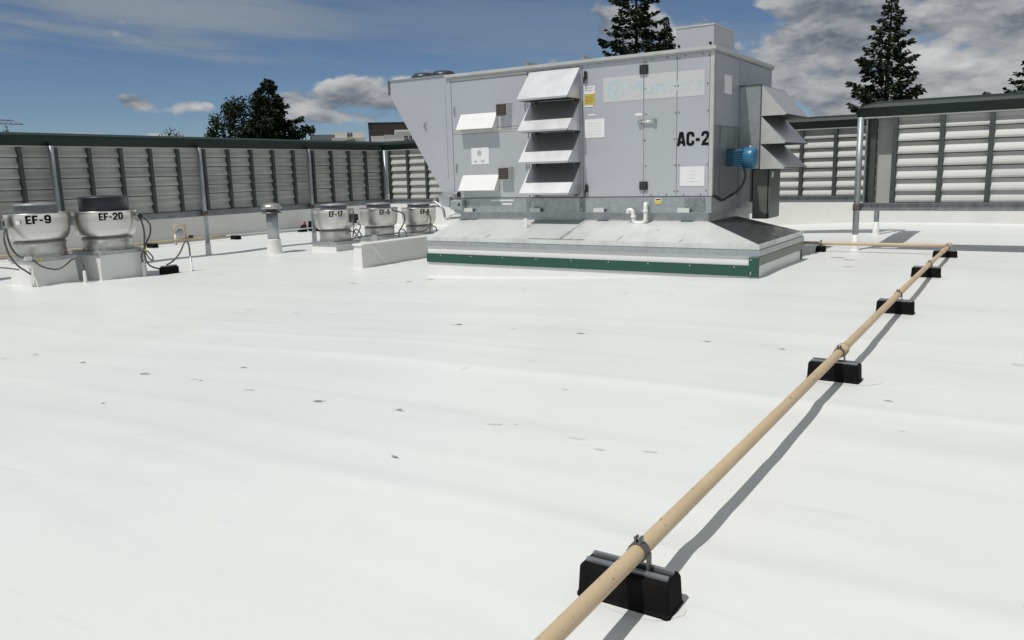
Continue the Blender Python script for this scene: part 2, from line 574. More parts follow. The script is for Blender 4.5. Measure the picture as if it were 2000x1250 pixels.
# ------------------------------------------------------------------ text
def text_pts(s, bold=0.018):
    cu = bpy.data.curves.new('lettering', 'FONT')
    cu.body = s
    cu.size = 1.0
    cu.offset = bold
    cu.resolution_u = 3
    cu.space_character = 1.04
    o = bpy.data.objects.new('lettering_source', cu)
    COL.objects.link(o)
    bpy.context.view_layer.update()
    me = bpy.data.meshes.new_from_object(o.evaluated_get(bpy.context.evaluated_depsgraph_get()))
    vs_ = [(v.co.x, v.co.y) for v in me.vertices]
    fs = [tuple(p.vertices) for p in me.polygons]
    bpy.data.objects.remove(o, do_unlink=True)
    bpy.data.meshes.remove(me)
    bpy.data.curves.remove(cu)
    x0, x1 = min(v[0] for v in vs_), max(v[0] for v in vs_)
    y0, y1 = min(v[1] for v in vs_), max(v[1] for v in vs_)
    return [((v[0] - x0) / (x1 - x0), (v[1] - y0) / (y1 - y0)) for v in vs_], fs


def lettering(s, fn, material, parent, bold=0.018, name='lettering'):
    v, f = text_pts(s, bold)
    mb = MB()
    mb.v = [fn(a, b) for a, b in v]
    mb.f = f
    mb.sm = [False] * len(f)
    return obj(name, mb, material, parent, fix=False)


GLYPH = {
    'E': (0.47, [[(.085, 0), (.085, 1)], [(.1, .085), (.47, .085)], [(.1, .51), (.43, .51)], [(.1, .915), (.47, .915)]]),
    'F': (0.46, [[(.085, 0), (.085, 1)], [(.1, .50), (.42, .50)], [(.1, .915), (.46, .915)]]),
    'A': (0.62, [[(.075, 0), (.265, 1)], [(.545, 0), (.355, 1)], [(.15, .27), (.47, .27)], [(.23, .93), (.39, .93)]]),
    'C': (0.57, [[(.48, .64), (.48, .80), (.42, .89), (.29, .915), (.16, .89), (.09, .80), (.09, .20), (.16, .11), (.29, .085), (.42, .11), (.48, .20), (.48, .36)]]),
    '2': (0.57, [[(.09, .66), (.09, .80), (.16, .89), (.28, .915), (.41, .89), (.48, .79), (.47, .66), (.38, .48), (.17, .22), (.12, .085), (.54, .085)]]),
    '9': (0.57, [[(.46, .50), (.38, .44), (.27, .425), (.15, .47), (.09, .58), (.09, .78), (.15, .88), (.28, .915), (.42, .88), (.48, .78), (.48, .25), (.42, .12), (.28, .085), (.15, .12), (.09, .22), (.09, .29)]]),
    '6': (0.57, [[(.11, .50), (.19, .56), (.30, .575), (.42, .53), (.48, .42), (.48, .22), (.42, .12), (.29, .085), (.15, .12), (.09, .22), (.09, .75), (.15, .88), (.29, .915), (.42, .88), (.48, .78), (.48, .71)]]),
    '0': (0.57, [[(.09, .5), (.09, .8), (.16, .89), (.28, .915), (.41, .89), (.48, .8), (.48, .2), (.41, .11), (.28, .085), (.16, .11), (.09, .2), (.09, .5)]]),
    '1': (0.38, [[(.27, 0), (.27, 1)], [(.06, .76), (.25, .86)]]),
    '7': (0.54, [[(.02, .915), (.47, .915), (.30, .5), (.22, 0)]]),
    '5': (0.57, [[(.49, .915), (.14, .915), (.12, .52), (.22, .575), (.34, .575), (.45, .52), (.485, .4), (.485, .24), (.42, .12), (.28, .085), (.15, .12), (.085, .22), (.085, .30)]]),
    '-': (0.36, [[(.03, .42), (.33, .42)]]),
}


def stencil(text, fn, material, parent, stroke=0.205, gap=0.085):
    """heavy condensed lettering made of ribbons; fn(a, b, lift) maps the unit box to the surface"""
    W = sum(GLYPH[c][0] for c in text) + gap * (len(text) - 1)
    mb = MB()
    x0 = 0.0
    k = 0
    for c in text:
        w, lines = GLYPH[c]
        for ln in lines:
            P2 = [Vector(p) for p in ln]
            closed = (P2[0] - P2[-1]).length < 1e-6
            L_, R_ = [], []
            for i, p in enumerate(P2):
                a = P2[i] - P2[i - 1] if i > 0 else (P2[-1] - P2[-2] if closed else P2[1] - P2[0])
                b = P2[i + 1] - P2[i] if i < len(P2) - 1 else (P2[1] - P2[0] if closed else a)
                a, b = a.normalized(), b.normalized()
                na, nb = Vector((-a.y, a.x)), Vector((-b.y, b.x))
                m_ = (na + nb).normalized()
                sc = min(1.6, 1 / max(0.35, m_.dot(na)))
                L_.append(p + m_ * stroke / 2 * sc)
                R_.append(p - m_ * stroke / 2 * sc)
            lift = 0.0004 * (k % 6)
            k += 1
            for i in range(len(P2) - 1):
                mb.quad([fn((x0 + q.x) / W, q.y, lift) for q in (L_[i], R_[i], R_[i + 1], L_[i + 1])])
        x0 += w + gap
    return obj('lettering', mb, material, parent, fix=False)


# ------------------------------------------------------------------ the roof
def sst(t):
    t = max(0.0, min(1.0, t))
    return t * t * (3 - 2 * t)


def gz(x, y=0):
    return -0.225 * sst((-2.5 - x) / 6.8)


def bumpf(d, w):
    return math.exp(-(d / w) ** 2)


rng = random.Random(3)
WAVES = [(rng.uniform(-1, 1), rng.uniform(0.3, 1.0), rng.uniform(0, 6.28), rng.uniform(0.0012, 0.003)) for _ in range(9)]


def roof_h(x, y):
    h = gz(x, y)
    wob = 0.05 * math.sin(x * 0.9 + 1.3) + 0.03 * math.sin(x * 2.3)
    # soft wrinkles of the sheets, running along x
    for y0, a, w, drift in ((5.08, 0.012, 0.10, 0.03), (5.25, 0.008, 0.25, 0.03), (2.82, 0.013, 0.11, 0.0), (2.6, 0.008, 0.2, 0.01), (3.35, 0.006, 0.09, -0.03), (5.75, 0.006, 0.08, 0.05), (6.1, 0.005, 0.07, -0.05), (2.1, 0.006, 0.10, 0.05), (4.35, 0.007, 0.2, 0.04), (7.45, 0.010, 0.2, -0.02), (9.9, 0.008, 0.22, 0.03),
                            (1.75, 0.007, 0.2, 0.02), (8.3, 0.006, 0.2, 0.0), (12.6, 0.006, 0.25, 0.0)):
        h += a * bumpf(y - y0 - wob - drift * (x + 5) * 0.6, w) * (0.65 + 0.35 * math.sin(x * 0.5 + y0 * 3))
    # lap seams: a small step
    for y0 in (1.2, 4.02, 6.78, 9.5, 12.2, 17.2):
        d = y - y0 - 0.4 * (wob if y0 != 4.02 else 0.5 * wob)
        h -= 0.005 * (1 / (1 + math.exp(max(-50, min(50, -d * 60)))) - sst(d / 2.2))
    for kx, ky, ph, a in WAVES:
        h += a * math.sin(kx * x + ky * 2.2 * y + ph)
    return h


def build_roof():
    xs = [-21.0 + 0.14 * i for i in range(251)]
    ys = []
    y = -6.0
    while y < 22.65:
        ys.append(y)
        y += 0.045 if 1.0 < y < 7.6 else (0.08 if 0 < y < 13.5 else 0.25)
    ys.append(22.7)
    mb = MB()
    n = len(xs)
    mb.v = [(x, y, roof_h(x, y)) for y in ys for x in xs]
    for j in range(len(ys) - 1):
        for i in range(n - 1):
            mb.f.append((j * n + i, j * n + i + 1, (j + 1) * n + i + 1, (j + 1) * n + i))
    mb.sm = [True] * len(mb.f)
    ro = struct(obj('roof', mb, M['membrane'], fix=False), 'white membrane roof with welded seams running across it')
    # dirt patches and scuffs along the seams
    st = [(-6.41, 3.97, .10, .05, 0), (-4.1, 3.8, .075, .05, 0), (-3.41, 3.85, .07, .04, 1), (-2.08, 3.88, .07, .045, 2), (-5.04, 6.71, .09, .05, 0),
          (-3.5, 6.6, .075, .03, 0), (-2.31, 6.71, .07, .035, 1), (-1.65, 6.68, .06, .035, 1), (-7.63, 4.09, .06, .04, 0), (-8.55, 4.11, .08, .04, 1),
          (-4.9, 3.86, .07, .03, 2), (-2.65, 3.87, .07, .03, 2), (-5.7, 3.17, .04, .03, 1), (-5.62, 3.95, .035, .03, 1), (-4.27, 6.63, .06, .03, 2),
          (-9.4, 9.63, .17, .05, 1), (-8.9, 9.81, .14, .06, 2), (-8.55, 10.1, .16, .05, 0), (-8.83, 7.06, .08, .05, 2), (-7.89, 7.04, .06, .05, 2), (-7.27, 7.09, .06, .04, 2),
          (-4.23, 9.2, .06, .04, 2), (-2.2, 12.56, .12, .07, 1), (-1.63, 3.85, .06, .02, 2), (-3.63, 9.21, .05, .04, 2), (0.04, 6.93, .08, .05, 2), (-8.35, 10.45, .12, .04, 0),
          (-2.6, 13.9, .2, .06, 0), (-2.35, 13.6, .16, .05, 0)]
    rg = random.Random(5)

    def blot(x, y, a, b, m_, lift):
        nn = 16
        rr = [rg.uniform(0.45, 1.15) for _ in range(nn)]
        rr = [(rr[i - 1] + rr[i] * 2 + rr[(i + 1) % nn]) / 4 for i in range(nn)]
        rot = rg.uniform(-0.35, 0.35)
        pts = []
        for i in range(nn):
            t = 2 * math.pi * i / nn
            u, v = a * rr[i] * math.cos(t), b * rr[i] * math.sin(t)
            px, py = x + u * math.cos(rot) - v * math.sin(rot), y + u * math.sin(rot) + v * math.cos(rot)
            pts.append((px, py, roof_h(px, py) + lift))
        obj('dirt_patch', MB().quad(pts), m_, ro)
    for x, y, a, b, k in st:
        blot(x, y, a * 0.85, b * 0.8, M['stain_light'], 0.0022)
        if k < 2:
            blot(x + rg.uniform(-.02, .02) * a / .07, y + rg.uniform(-.01, .01), a * (0.62 if k == 0 else 0.4), b * (0.55 if k == 0 else 0.35), M['stain'], 0.0038)
    for _ in range(20):
        yy = rg.choice((3.87, 6.68, 9.3, rg.uniform(1.6, 10), rg.uniform(1.6, 10))) + rg.uniform(-.12, .12)
        xx = rg.uniform(-10.5, -1.5) if rg.random() < .75 else rg.uniform(-0.8, 2.5)
        a = rg.uniform(0.015, 0.05)
        blot(xx, yy, a, a * rg.uniform(0.25, 0.7), rg.choice((M['stain_light'], M['stain_light'], M['stain'])), 0.0022)
    # grime caught round the pipe supports
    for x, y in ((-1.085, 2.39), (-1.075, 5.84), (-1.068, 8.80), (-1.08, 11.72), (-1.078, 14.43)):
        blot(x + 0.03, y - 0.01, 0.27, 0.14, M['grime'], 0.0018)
    return ro


roof = build_roof()

# street level and the building below the roof
g_mb = MB().quad([(-1500, -1500, -6.5), (1500, -1500, -6.5), (1500, 1500, -6.5), (-1500, 1500, -6.5)])
struct(obj('ground', g_mb, M['ground']), 'street level ground far below the roof')
bw = MB().box(-21.15, 14.1, -6.1, 22.9, -6.45, -0.45)
tag(obj('roofed_building', bw, M['brick_wall'], org=(-3.5, 8, -6.45)), 'walls of the building under the white roof', 'building')


def parapet(name, label, x0, x1, y0, y1, ztop, side):
    t = thing(name, label, 'wall', ((x0 + x1) / 2, (y0 + y1) / 2, -0.3))
    obj('wall', MB().box(x0, x1, y0, y1, -0.6, ztop), M['parapet'], t)
    obj('coping', MB().bevbox(x0 - 0.04, x1 + 0.04, y0 - 0.04, y1 + 0.04, ztop + 0.002, ztop + 0.05, 0.012), M['flashing'], t)
    if side == 'x':
        c = MB().prism([(x1 + 0.003, -0.3), (x1 + 0.10, -0.235), (x1 + 0.003, -0.10)], 'y', y0 + 0.1, y1 - 0.1)
        obj('cant_strip', c, M['flashing'], t)
    return t


parapet('parapet_wall', 'white parapet wall behind the left louvred screen', -21.15, -20.85, -6.1, 22.55, 0.78, 'x')
parapet('parapet_wall', 'sunlit white parapet wall beyond the far louvred screen', -21.15, 14.1, 22.6, 22.9, 0.80, 'y')

# ------------------------------------------------------------------ louvred screens
LIPS = [2.07 - 0.21 * k for k in range(6)] + [0.835]


def slat_profile():
    # (depth towards the roof, height above the lip)
    return [(0.0, 0.190), (0.005, 0.192), (0.008, 0.125), (0.034, 0.075), (0.052, 0.034), (0.053, 0.004), (0.046, -0.004), (0.0, 0.002)]


def slat_mesh(length, along, sgn):
    """blade centred at the origin, lip at z = 0; along 'x' or 'y', sgn = direction of the roof side"""
    m = MB()
    pr = [(sgn * d, z) for d, z in slat_profile()]
    if along == 'y':
        m.prism(pr, 'y', -length / 2, length / 2)
    else:
        m.prism(pr, 'x', -length / 2, length / 2)
    me = m.mesh('slat')
    fix_normals(me)
    me.materials.append(M['slat'])
    return me


def screen(name, label, along, plane, sgn, edges, posts, cap0, cap1, hip0=False, hip1=False, railends=None, base_z=None, skip=()):
    """edges = mullion positions along the run; sgn = side on which the roof walkway lies"""
    mid = (edges[0] + edges[-1]) / 2
    org = (plane, mid, 0) if along == 'y' else (mid, plane, 0)
    t = thing(name, label, 'fence', org, 'louvred screens round the roof equipment')

    def bx(mb, u0, u1, d0, d1, z0, z1):
        a, b = plane + sgn * d0, plane + sgn * d1
        a, b = min(a, b), max(a, b)
        return mb.box(a, b, u0, u1, z0, z1) if along == 'y' else mb.box(u0, u1, a, b, z0, z1)

    def P(u, d, z):
        return (plane + sgn * d, u, z) if along == 'y' else (u, plane + sgn * d, z)

    w = 0.068
    mme = None
    for i, e in enumerate(edges):
        m = MB()
        bx(m, -w / 2, w / 2, -0.01, 0.108, 0.815, 2.30)
        if mme is None:
            # share one mullion mesh
            og = (plane, 0, 0) if along == 'y' else (0, plane, 0)
            mme = m.mesh('mullion', og)
            fix_normals(mme)
            mme.materials.append(M['mullion'])
        inst('mullion', mme, (plane, e, 0) if along == 'y' else (e, plane, 0), t)
    sm = {}
    for i in range(len(edges) - 1):
        if i in skip:
            continue
        L = round(edges[i + 1] - edges[i] - w - 0.006, 3)
        if L not in sm:
            sm[L] = slat_mesh(L, along, sgn)
        c = (edges[i] + edges[i + 1]) / 2
        for z in LIPS:
            dz = random.uniform(-0.003, 0.003)
            so2 = inst('slat', sm[L], (plane, c, z + dz) if along == 'y' else (c, plane, z + dz), t)
            tl = random.gauss(0, 0.012)
            so2.rotation_euler = (random.gauss(0, 0.002), tl, 0) if along == 'y' else (tl, random.gauss(0, 0.002), 0)
    m = MB()
    bx(m, edges[0], edges[-1], -0.022, -0.014, 0.82, 2.275)
    obj('shade_sheet', m, M['black_plastic'], t)  # added black backing, puts dark lines of shade into the slat gaps
    r0, r1 = railends if railends else (edges[0] - 0.05, edges[-1] + 0.05)
    m = MB()
    bx(m, r0, r1, -0.02, 0.105, 0.69, 0.812)
    rail = obj('bottom_rail', m, M['galv_rail'], t)
    m = MB()
    bx(m, r0, r1, 0.06, 0.14, 0.8135, 0.826)
    obj('rail_flange', m, M['galv_rail'], t)
    # green coping
    prof = [(-0.14, 2.285), (0.115, 2.285), (0.195, 2.435), (0.150, 2.492), (-0.02, 2.545), (-0.17, 2.492), (-0.21, 2.435)]
    m = MB()
    b = len(m.v)
    us = [cap0 + (0.0 if not hip0 else 0.0), cap0 + 0.28, cap1 - 0.28, cap1]
    for k, u in enumerate(us):
        for d, z in prof:
            zz = z
            if (k == 0 and hip0) or (k == 3 and hip1):
                zz = min(z, 2.445)
                d = d * 0.92
            m.v.append(P(u, d, zz))
    n = len(prof)
    for k in range(3):
        for i in range(n):
            j = (i + 1) % n
            m.f.append((k * n + i, k * n + j, (k + 1) * n + j, (k + 1) * n + i))
            m.sm.append(False)
    m.f.append(tuple(range(n)))
    m.f.append(tuple(3 * n + i for i in range(n)))
    m.sm += [False, False]
    obj('coping', m, M['green_cap'], t)
    m = MB()
    bx(m, cap0 + 0.05, cap1 - 0.05, 0.0, 0.113, 2.262, 2.284)
    obj('head_trim', m, M['slat'], t)
    for u in posts:
        px, py = P(u, 0.185, 0)[:2]
        gzz = gz(px, py) - 0.02
        post = obj('post', MB().lathe(px, py, [(0.052, gzz + 0.2), (0.052, 2.283)], 16), M['steel_post'], t)
        obj('post_boot', MB().lathe(px, py, [(0.10, gzz), (0.085, gzz + 0.02), (0.066, gzz + 0.06), (0.062, gzz + 0.30)], 16), M['flashing'], post)
        obj('rail_clamp', MB().lathe(px, py, [(0.064, 0.70), (0.066, 0.72), (0.066, 0.79), (0.064, 0.81)], 14), M['rust'], post)
    return t


B = 0.695
e_left = [round(8.185 + B * k, 3) for k in range(-4, 16)]
left_screen = screen('louvre_screen', 'shaded louvred screen with dark green cap along the left side of the roof', 'y', -16.67, 1,
                     e_left, [5.32, 8.74, 12.16, 15.58], 5.1, 18.72)
e_back = [round(-16.35 + 0.7065 * k, 4) for k in range(20)]
screen('louvre_screen', 'far sunlit louvred screen with green cap behind the big air handler', 'x', 18.75, -1,
       e_back, [-16.42, -13.0, -9.6, -6.2, -2.72], -16.86, -2.62)
e_near = [-2.007 + 0.703 * k for k in range(10)]
near = screen('louvre_screen', 'near sunlit louvred screen with green cap at the right edge', 'x', 15.3, -1,
              e_near, [-2.545, 0.9, 4.3], -2.62, 4.5, hip0=True, railends=(-2.50, 4.4))
m = MB().box(-2.32, -2.045, 15.50, 15.515, 0.815, 2.28)
obj('filler_panel', m, M['slat'], near)
obj('corner_stile', MB().box(-2.47, -2.445, 15.2, 15.34, 0.815, 2.28), M['galv_rail'], near)
obj('corner_stile', MB().box(-2.43, -2.33, 15.36, 15.50, 0.815, 2.28), M['mullion'], near)
obj('side_stile', MB().box(-2.042, -2.036, 15.28, 15.50, 0.815, 2.28), M['slat'], near)
e_ret = [15.62 + 0.6 * k for k in range(6)]
screen('louvre_screen', 'short louvred side screen running back from the near right screen', 'y', -2.47, 1,
       e_ret, [], 15.52, 18.50, railends=(15.52, 18.66))


# ------------------------------------------------------------------ air handler AC-2
YF = 11.96
XL, XR = -9.0, -4.07
YB = 15.08
AC = thing('air_handler', 'big grey rooftop air handling unit marked AC-2 on a green-banded curb', 'air handler', (-6.4, 12.6, -0.2))


def ac(name, mb, m, parent=None):
    return obj(name, mb, m, parent or AC)


# core of the cabinet
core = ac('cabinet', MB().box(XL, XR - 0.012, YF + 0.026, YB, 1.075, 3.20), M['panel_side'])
# front panels: x0, x1, z0, z1, name
FRONT = [('access_door', -8.915, -7.315, 2.30, 3.135), ('access_door', -8.915, -7.315, 1.085, 2.215), ('louvre_bay', -7.295, -6.268, 1.085, 3.185),
         ('access_door', -6.255, -5.190, 1.085, 3.185), ('front_panel', -5.182, -4.646, 1.085, 3.185), ('front_panel', -4.638, -4.135, 1.085, 3.185)]
doors = []
for nm, x0, x1, z0, z1 in FRONT:
    p = ac(nm, MB().box(x0, x1, YF, YF + 0.024, z0, z1), M['panel_b'] if abs(x0 + 5.182) < 0.01 or z0 < 1.1 and x1 < -7 else M['panel'])
    doors.append(p)
ac('corner_post', MB().box(-4.127, XR, YF - 0.004, YF + 0.06, 1.08, 3.19), M['trim'])
ac('corner_post', MB().box(-9.0, -8.923, YF - 0.004, YF + 0.03, 1.08, 3.19), M['panel'])
ac('middle_rail', MB().box(-8.915, -7.315, YF + 0.004, YF + 0.022, 2.222, 2.293).box(-8.915, -7.315, YF - 0.006, YF + 0.003, 2.262, 2.288), M['trim'])
ac('head_rail', MB().box(-8.915, -7.315, YF - 0.004, YF + 0.02, 3.142, 3.185), M['trim'])
# roof of the cabinet with drip edge
ac('roof_cap', MB().box(XL - 0.03, XR + 0.03, YF - 0.035, YB + 0.03, 3.206, 3.262), M['trim'])
ac('drip_edge', MB().box(XL - 0.03, XR + 0.03, YF - 0.045, YF - 0.037, 3.222, 3.268).box(XR + 0.032, XR + 0.040, YF - 0.045, YB + 0.03, 3.222, 3.268), M['trim'])
ac('gutter_strip', MB().box(XL, XR + 0.028, YF - 0.034, YF - 0.005, 3.188, 3.203).box(XR + 0.001, XR + 0.029, YF - 0.004, YB, 3.188, 3.203), M['galv'])
for x in (-7.33, -6.27):
    ac('roof_seam', MB().prism([(x - 0.02, 3.262), (x + 0.05, 3.262), (x + 0.02, 3.34), (x - 0.02, 3.34)], 'y', YF + 0.01, YB - 0.1), M['galv'])
# box on the roof
tb = ac('roof_box', MB().box(-4.80, -4.20, 12.3, 13.3, 3.266, 3.62), M['panel'])
obj('lid', MB().box(-4.81, -4.19, 12.29, 13.31, 3.622, 3.645), M['trim'], tb)
obj('bolt', MB().lathe(-4.75, 3.36, [(0.02, 12.285), (0.02, 12.30)], 10, axis='y'), M['ink'], tb)
obj('bolt', MB().lathe(-4.25, 3.36, [(0.02, 12.285), (0.02, 12.30)], 10, axis='y'), M['ink'], tb)

# intake wedge on the left end
wp = [(-9.002, 3.25), (-10.39, 3.25), (-10.39, 3.03), (-9.16, 1.10), (-9.002, 1.10)]
wd = ac('intake_wedge', MB().prism(wp, 'y', YF + 0.012, YB - 0.1), M['panel'])
obj('wedge_panel', MB().prism([(-9.06, 3.08), (-10.10, 3.08), (-9.12, 1.45), (-9.06, 1.45)], 'y', YF + 0.004, YF + 0.011), M['panel'], wd)
obj('wedge_trim', MB().prism([(-10.40, 3.02), (-10.395, 3.275), (-10.36, 3.275), (-10.36, 3.02)], 'y', YF - 0.004, YB - 0.09), M['dark_metal'], wd)
obj('wedge_trim', MB().box(-10.40, -9.035, YF - 0.004, YB - 0.09, 3.253, 3.285), M['galv'], wd)
obj('door_handle', MB().tube([(-9.52, YF + 0.0, 2.46), (-9.54, YF - 0.03, 2.44), (-9.54, YF - 0.03, 2.36), (-9.52, YF, 2.34)], 0.008, 6), M['dark_metal'], wd)
for x in (-9.80, -9.33):
    obj('roof_hatch', MB().lathe(x, 12.30, [(0.235, 3.286), (0.23, 3.335), (0.18, 3.385), (0.09, 3.40)], 24), M['cover'], wd)

# hood stack in the louvre bay
hx0, hx1, hout = -7.25, -6.30, 0.45
for zt, zl in ((3.175, 2.685), (2.665, 2.178), (2.158, 1.668), (1.648, 1.156)):
    y1 = YF - 0.002
    y0 = YF - hout
    h = MB()
    # sloping sheet with thickness
    h.hexa([(hx0, y0, zl), (hx1, y0, zl), (hx1, y1, zt - 0.012), (hx0, y1, zt - 0.012),
            (hx0, y0, zl + 0.010), (hx1, y0, zl + 0.010), (hx1, y1, zt), (hx0, y1, zt)])
    hood = ac('rain_hood', h, M['hood'])
    for x in (hx0, hx1):
        s_ = MB().prism([(y1, zt - 0.013), (y0 + 0.012, zl + 0.002), (y0 + 0.012, zl - 0.018), (y1, zl - 0.018)], 'x', x - 0.004 if x == hx0 else x + 0.0005, x - 0.0005 if x == hx0 else x + 0.004)
        obj('hood_cheek', s_, M['hood'], hood)
    obj('hood_lip', MB().box(hx0 + 0.002, hx1 - 0.002, y0 - 0.004, y0 - 0.0005, zl - 0.022, zl + 0.010), M['hood'], hood)
    obj('intake_screen', MB().box(hx0 + 0.03, hx1 - 0.03, YF - 0.012, YF - 0.004, zl + 0.02, zt - 0.06), M['dark_metal'], hood)
    obj('shade_sheet', MB().box(hx0 + 0.006, hx1 - 0.006, YF - hout + 0.02, YF - 0.014, zl - 0.012, zl - 0.006), M['black_plastic'], hood)  # added black sheet, deepens the shade under the hood and on the slope below
    for x in (hx0 + 0.1, hx1 - 0.1):
        obj('bracket', MB().box(x, x + 0.03, YF - 0.09, YF - 0.013, zl - 0.06, zl - 0.01), M['dark_metal'], hood)

# small hoods and grilles on the left doors
for k, (z0, z1, gx, gt, gb) in enumerate(((2.557, 2.283, -7.89, 2.69, 2.47), (1.487, 1.213, -7.88, 1.61, 1.39))):
    x0, x1, o_ = -8.72, -7.935, 0.17
    h = MB().hexa([(x0, YF - o_, z1), (x1, YF - o_, z1), (x1, YF - 0.001, z0 - 0.01), (x0, YF - 0.001, z0 - 0.01),
                   (x0, YF - o_, z1 + 0.008), (x1, YF - o_, z1 + 0.008), (x1, YF - 0.001, z0), (x0, YF - 0.001, z0)])
    hood = ac('rain_hood', h, M['pvc'])
    for x in (x0, x1 - 0.004):
        obj('hood_cheek', MB().prism([(YF - 0.001, z0 - 0.011), (YF - o_ + 0.005, z1 + 0.001), (YF - o_ + 0.005, z1 - 0.012), (YF - 0.001, z1 - 0.012)], 'x', x - 0.0045, x - 0.0005), M['pvc'], hood)
    gx1 = gx + 0.165
    gr = ac('vent_grille', MB().prism([(gx, YF - 0.11), (gx1 + 0.06, YF - 0.11), (gx1 + 0.09, YF - 0.002), (gx + 0.09, YF - 0.002)], 'z', gb, gt), M['trim'])
    obj('grille_mouth', MB().box(gx + 0.008, gx1 + 0.05, YF - 0.116, YF - 0.111, gb + 0.012, gt - 0.012), M['cavity'], gr)
    for q in range(5):
        z = gb + 0.03 + q * 0.04
        obj('blade', MB().box(gx + 0.015, gx1 + 0.042, YF - 0.124, YF - 0.117, z, z + 0.012), M['clamp'], gr)

# hinges, latches, handles
for z0, z1 in ((2.955, 3.095), (1.185, 1.315)):
    hg = ac('hinge', MB().bevbox(-5.25, -5.115, YF - 0.03, YF - 0.002, z0, z1, 0.006), M['black_plastic'])
    for dx in (0.045, 0.09):
        for dz in (0.03, 0.07, 0.105):
            obj('screw', MB().lathe(-5.25 + dx, z0 + dz, [(0.006, YF - 0.034), (0.006, YF - 0.0305)], 6, axis='y'), M['galv'], hg)
for z0 in (2.90, 1.10):
    lt = ac('latch', MB().bevbox(-6.215, -6.170, YF - 0.045, YF - 0.002, z0 + 0.06, z0 + 0.19, 0.012), M['black_plastic'])
    obj('lever', MB().box(-6.218, -6.190, YF - 0.055, YF - 0.0455, z0 - 0.01, z0 + 0.1), M['black_plastic'], lt)
hb = ac('door_bar', MB().tube([(-5.23, YF - 0.03, 2.235), (-5.02, YF - 0.03, 2.235)], 0.016, 8, False), M['trim'])
obj('bar_plate', MB().box(-5.27, -5.215, YF - 0.04, YF - 0.001, 2.195, 2.275), M['galv'], hb)
obj('bar_plate', MB().box(-5.03, -4.975, YF - 0.04, YF - 0.001, 2.195, 2.275), M['galv'], hb)
for x, z in ((-8.87, 2.63), (-8.87, 1.62), (-7.37, 2.62), (-7.37, 1.64)):
    ac('door_handle', MB().tube([(x, YF, z + 0.07), (x + 0.02, YF - 0.025, z + 0.06), (x + 0.02, YF - 0.025, z - 0.06), (x, YF, z - 0.07)], 0.007, 6), M['dark_metal'])

# screws of the panels, too small to pick apart
sc = MB()
for x in (-5.16, -4.67, -4.615, -4.16):
    for k in range(6):
        sc.lathe(x + (0.01 if k % 2 else -0.004), 1.16 + k * 0.395, [(0.012, YF - 0.006), (0.010, YF - 0.0015)], 6, axis='y')
for x in (-5.05, -4.80, -4.52, -4.25):
    for z in (1.105, 3.165):
        sc.lathe(x, z, [(0.012, YF - 0.006), (0.010, YF - 0.0015)], 6, axis='y')
so_ = ac('panel_screws', sc, M['dark_metal'])
so_['kind'] = 'stuff'

# labels and papers on the front
lab = ac('warning_label', MB().box(-6.225, -6.035, YF - 0.006, YF - 0.002, 2.73, 2.855), M['paper'])
obj('print', MB().box(-6.18, -6.06, YF - 0.008, YF - 0.0065, 2.815, 2.835).box(-6.20, -6.06, YF - 0.008, YF - 0.0065, 2.775, 2.79), M['paper_grey'], lab)
lab = ac('caution_label', MB().box(-6.225, -6.045, YF - 0.006, YF - 0.002, 2.56, 2.722), M['yellow'])
pm = MB()
for q in range(6):
    pm.box(-6.21, -6.07 + 0.012 * (q % 3), YF - 0.008, YF - 0.0065, 2.582 + q * 0.022, 2.591 + q * 0.022)
obj('print', pm, M['ink_brown'], lab)
ac('warning_label', MB().box(-6.222, -6.07, YF - 0.006, YF - 0.002, 2.525, 2.552), M['paper'])
lab = ac('data_sheet', MB().box(-6.222, -5.865, YF - 0.006, YF - 0.002, 2.035, 2.33), M['paper'])
pm = MB()
for q in range(5):
    pm.box(-6.18, -5.93, YF - 0.0075, YF - 0.0065, 2.08 + q * 0.045, 2.083 + q * 0.045)
obj('print', pm, M['paper_grey'], lab)
ac('sticker', MB().box(-6.16, -6.03, YF - 0.005, YF - 0.002, 2.385, 2.41), M['paper'])
ac('sticker', MB().box(-5.33, -5.21, YF - 0.005, YF - 0.002, 2.335, 2.375), M['paper'])
lab = ac('data_sheet', MB().box(-4.58, -4.19, YF - 0.006, YF - 0.002, 1.235, 1.53), M['paper'])
pm = MB()
for q, (a, b) in enumerate(((-4.47, -4.28), (-4.43, -4.32), (-4.44, -4.32), (-4.42, -4.34))):
    pm.box(a, b, YF - 0.0075, YF - 0.0065, 1.30 + q * 0.05, 1.303 + q * 0.05)
obj('print', pm, M['paper_grey'], lab)
lab = ac('data_sheet', MB().box(-8.515, -8.135, YF - 0.006, YF - 0.002, 1.675, 1.975), M['paper'])
obj('print', MB().lathe(-8.34, 1.87, [(0.05, YF - 0.0075), (0.05, YF - 0.0065)], 14, axis='y').box(-8.46, -8.40, YF - 0.0075, YF - 0.0065, 1.71, 1.74).box(-8.31, -8.24, YF - 0.0075, YF - 0.0065, 1.71, 1.74), M['panel'], lab)
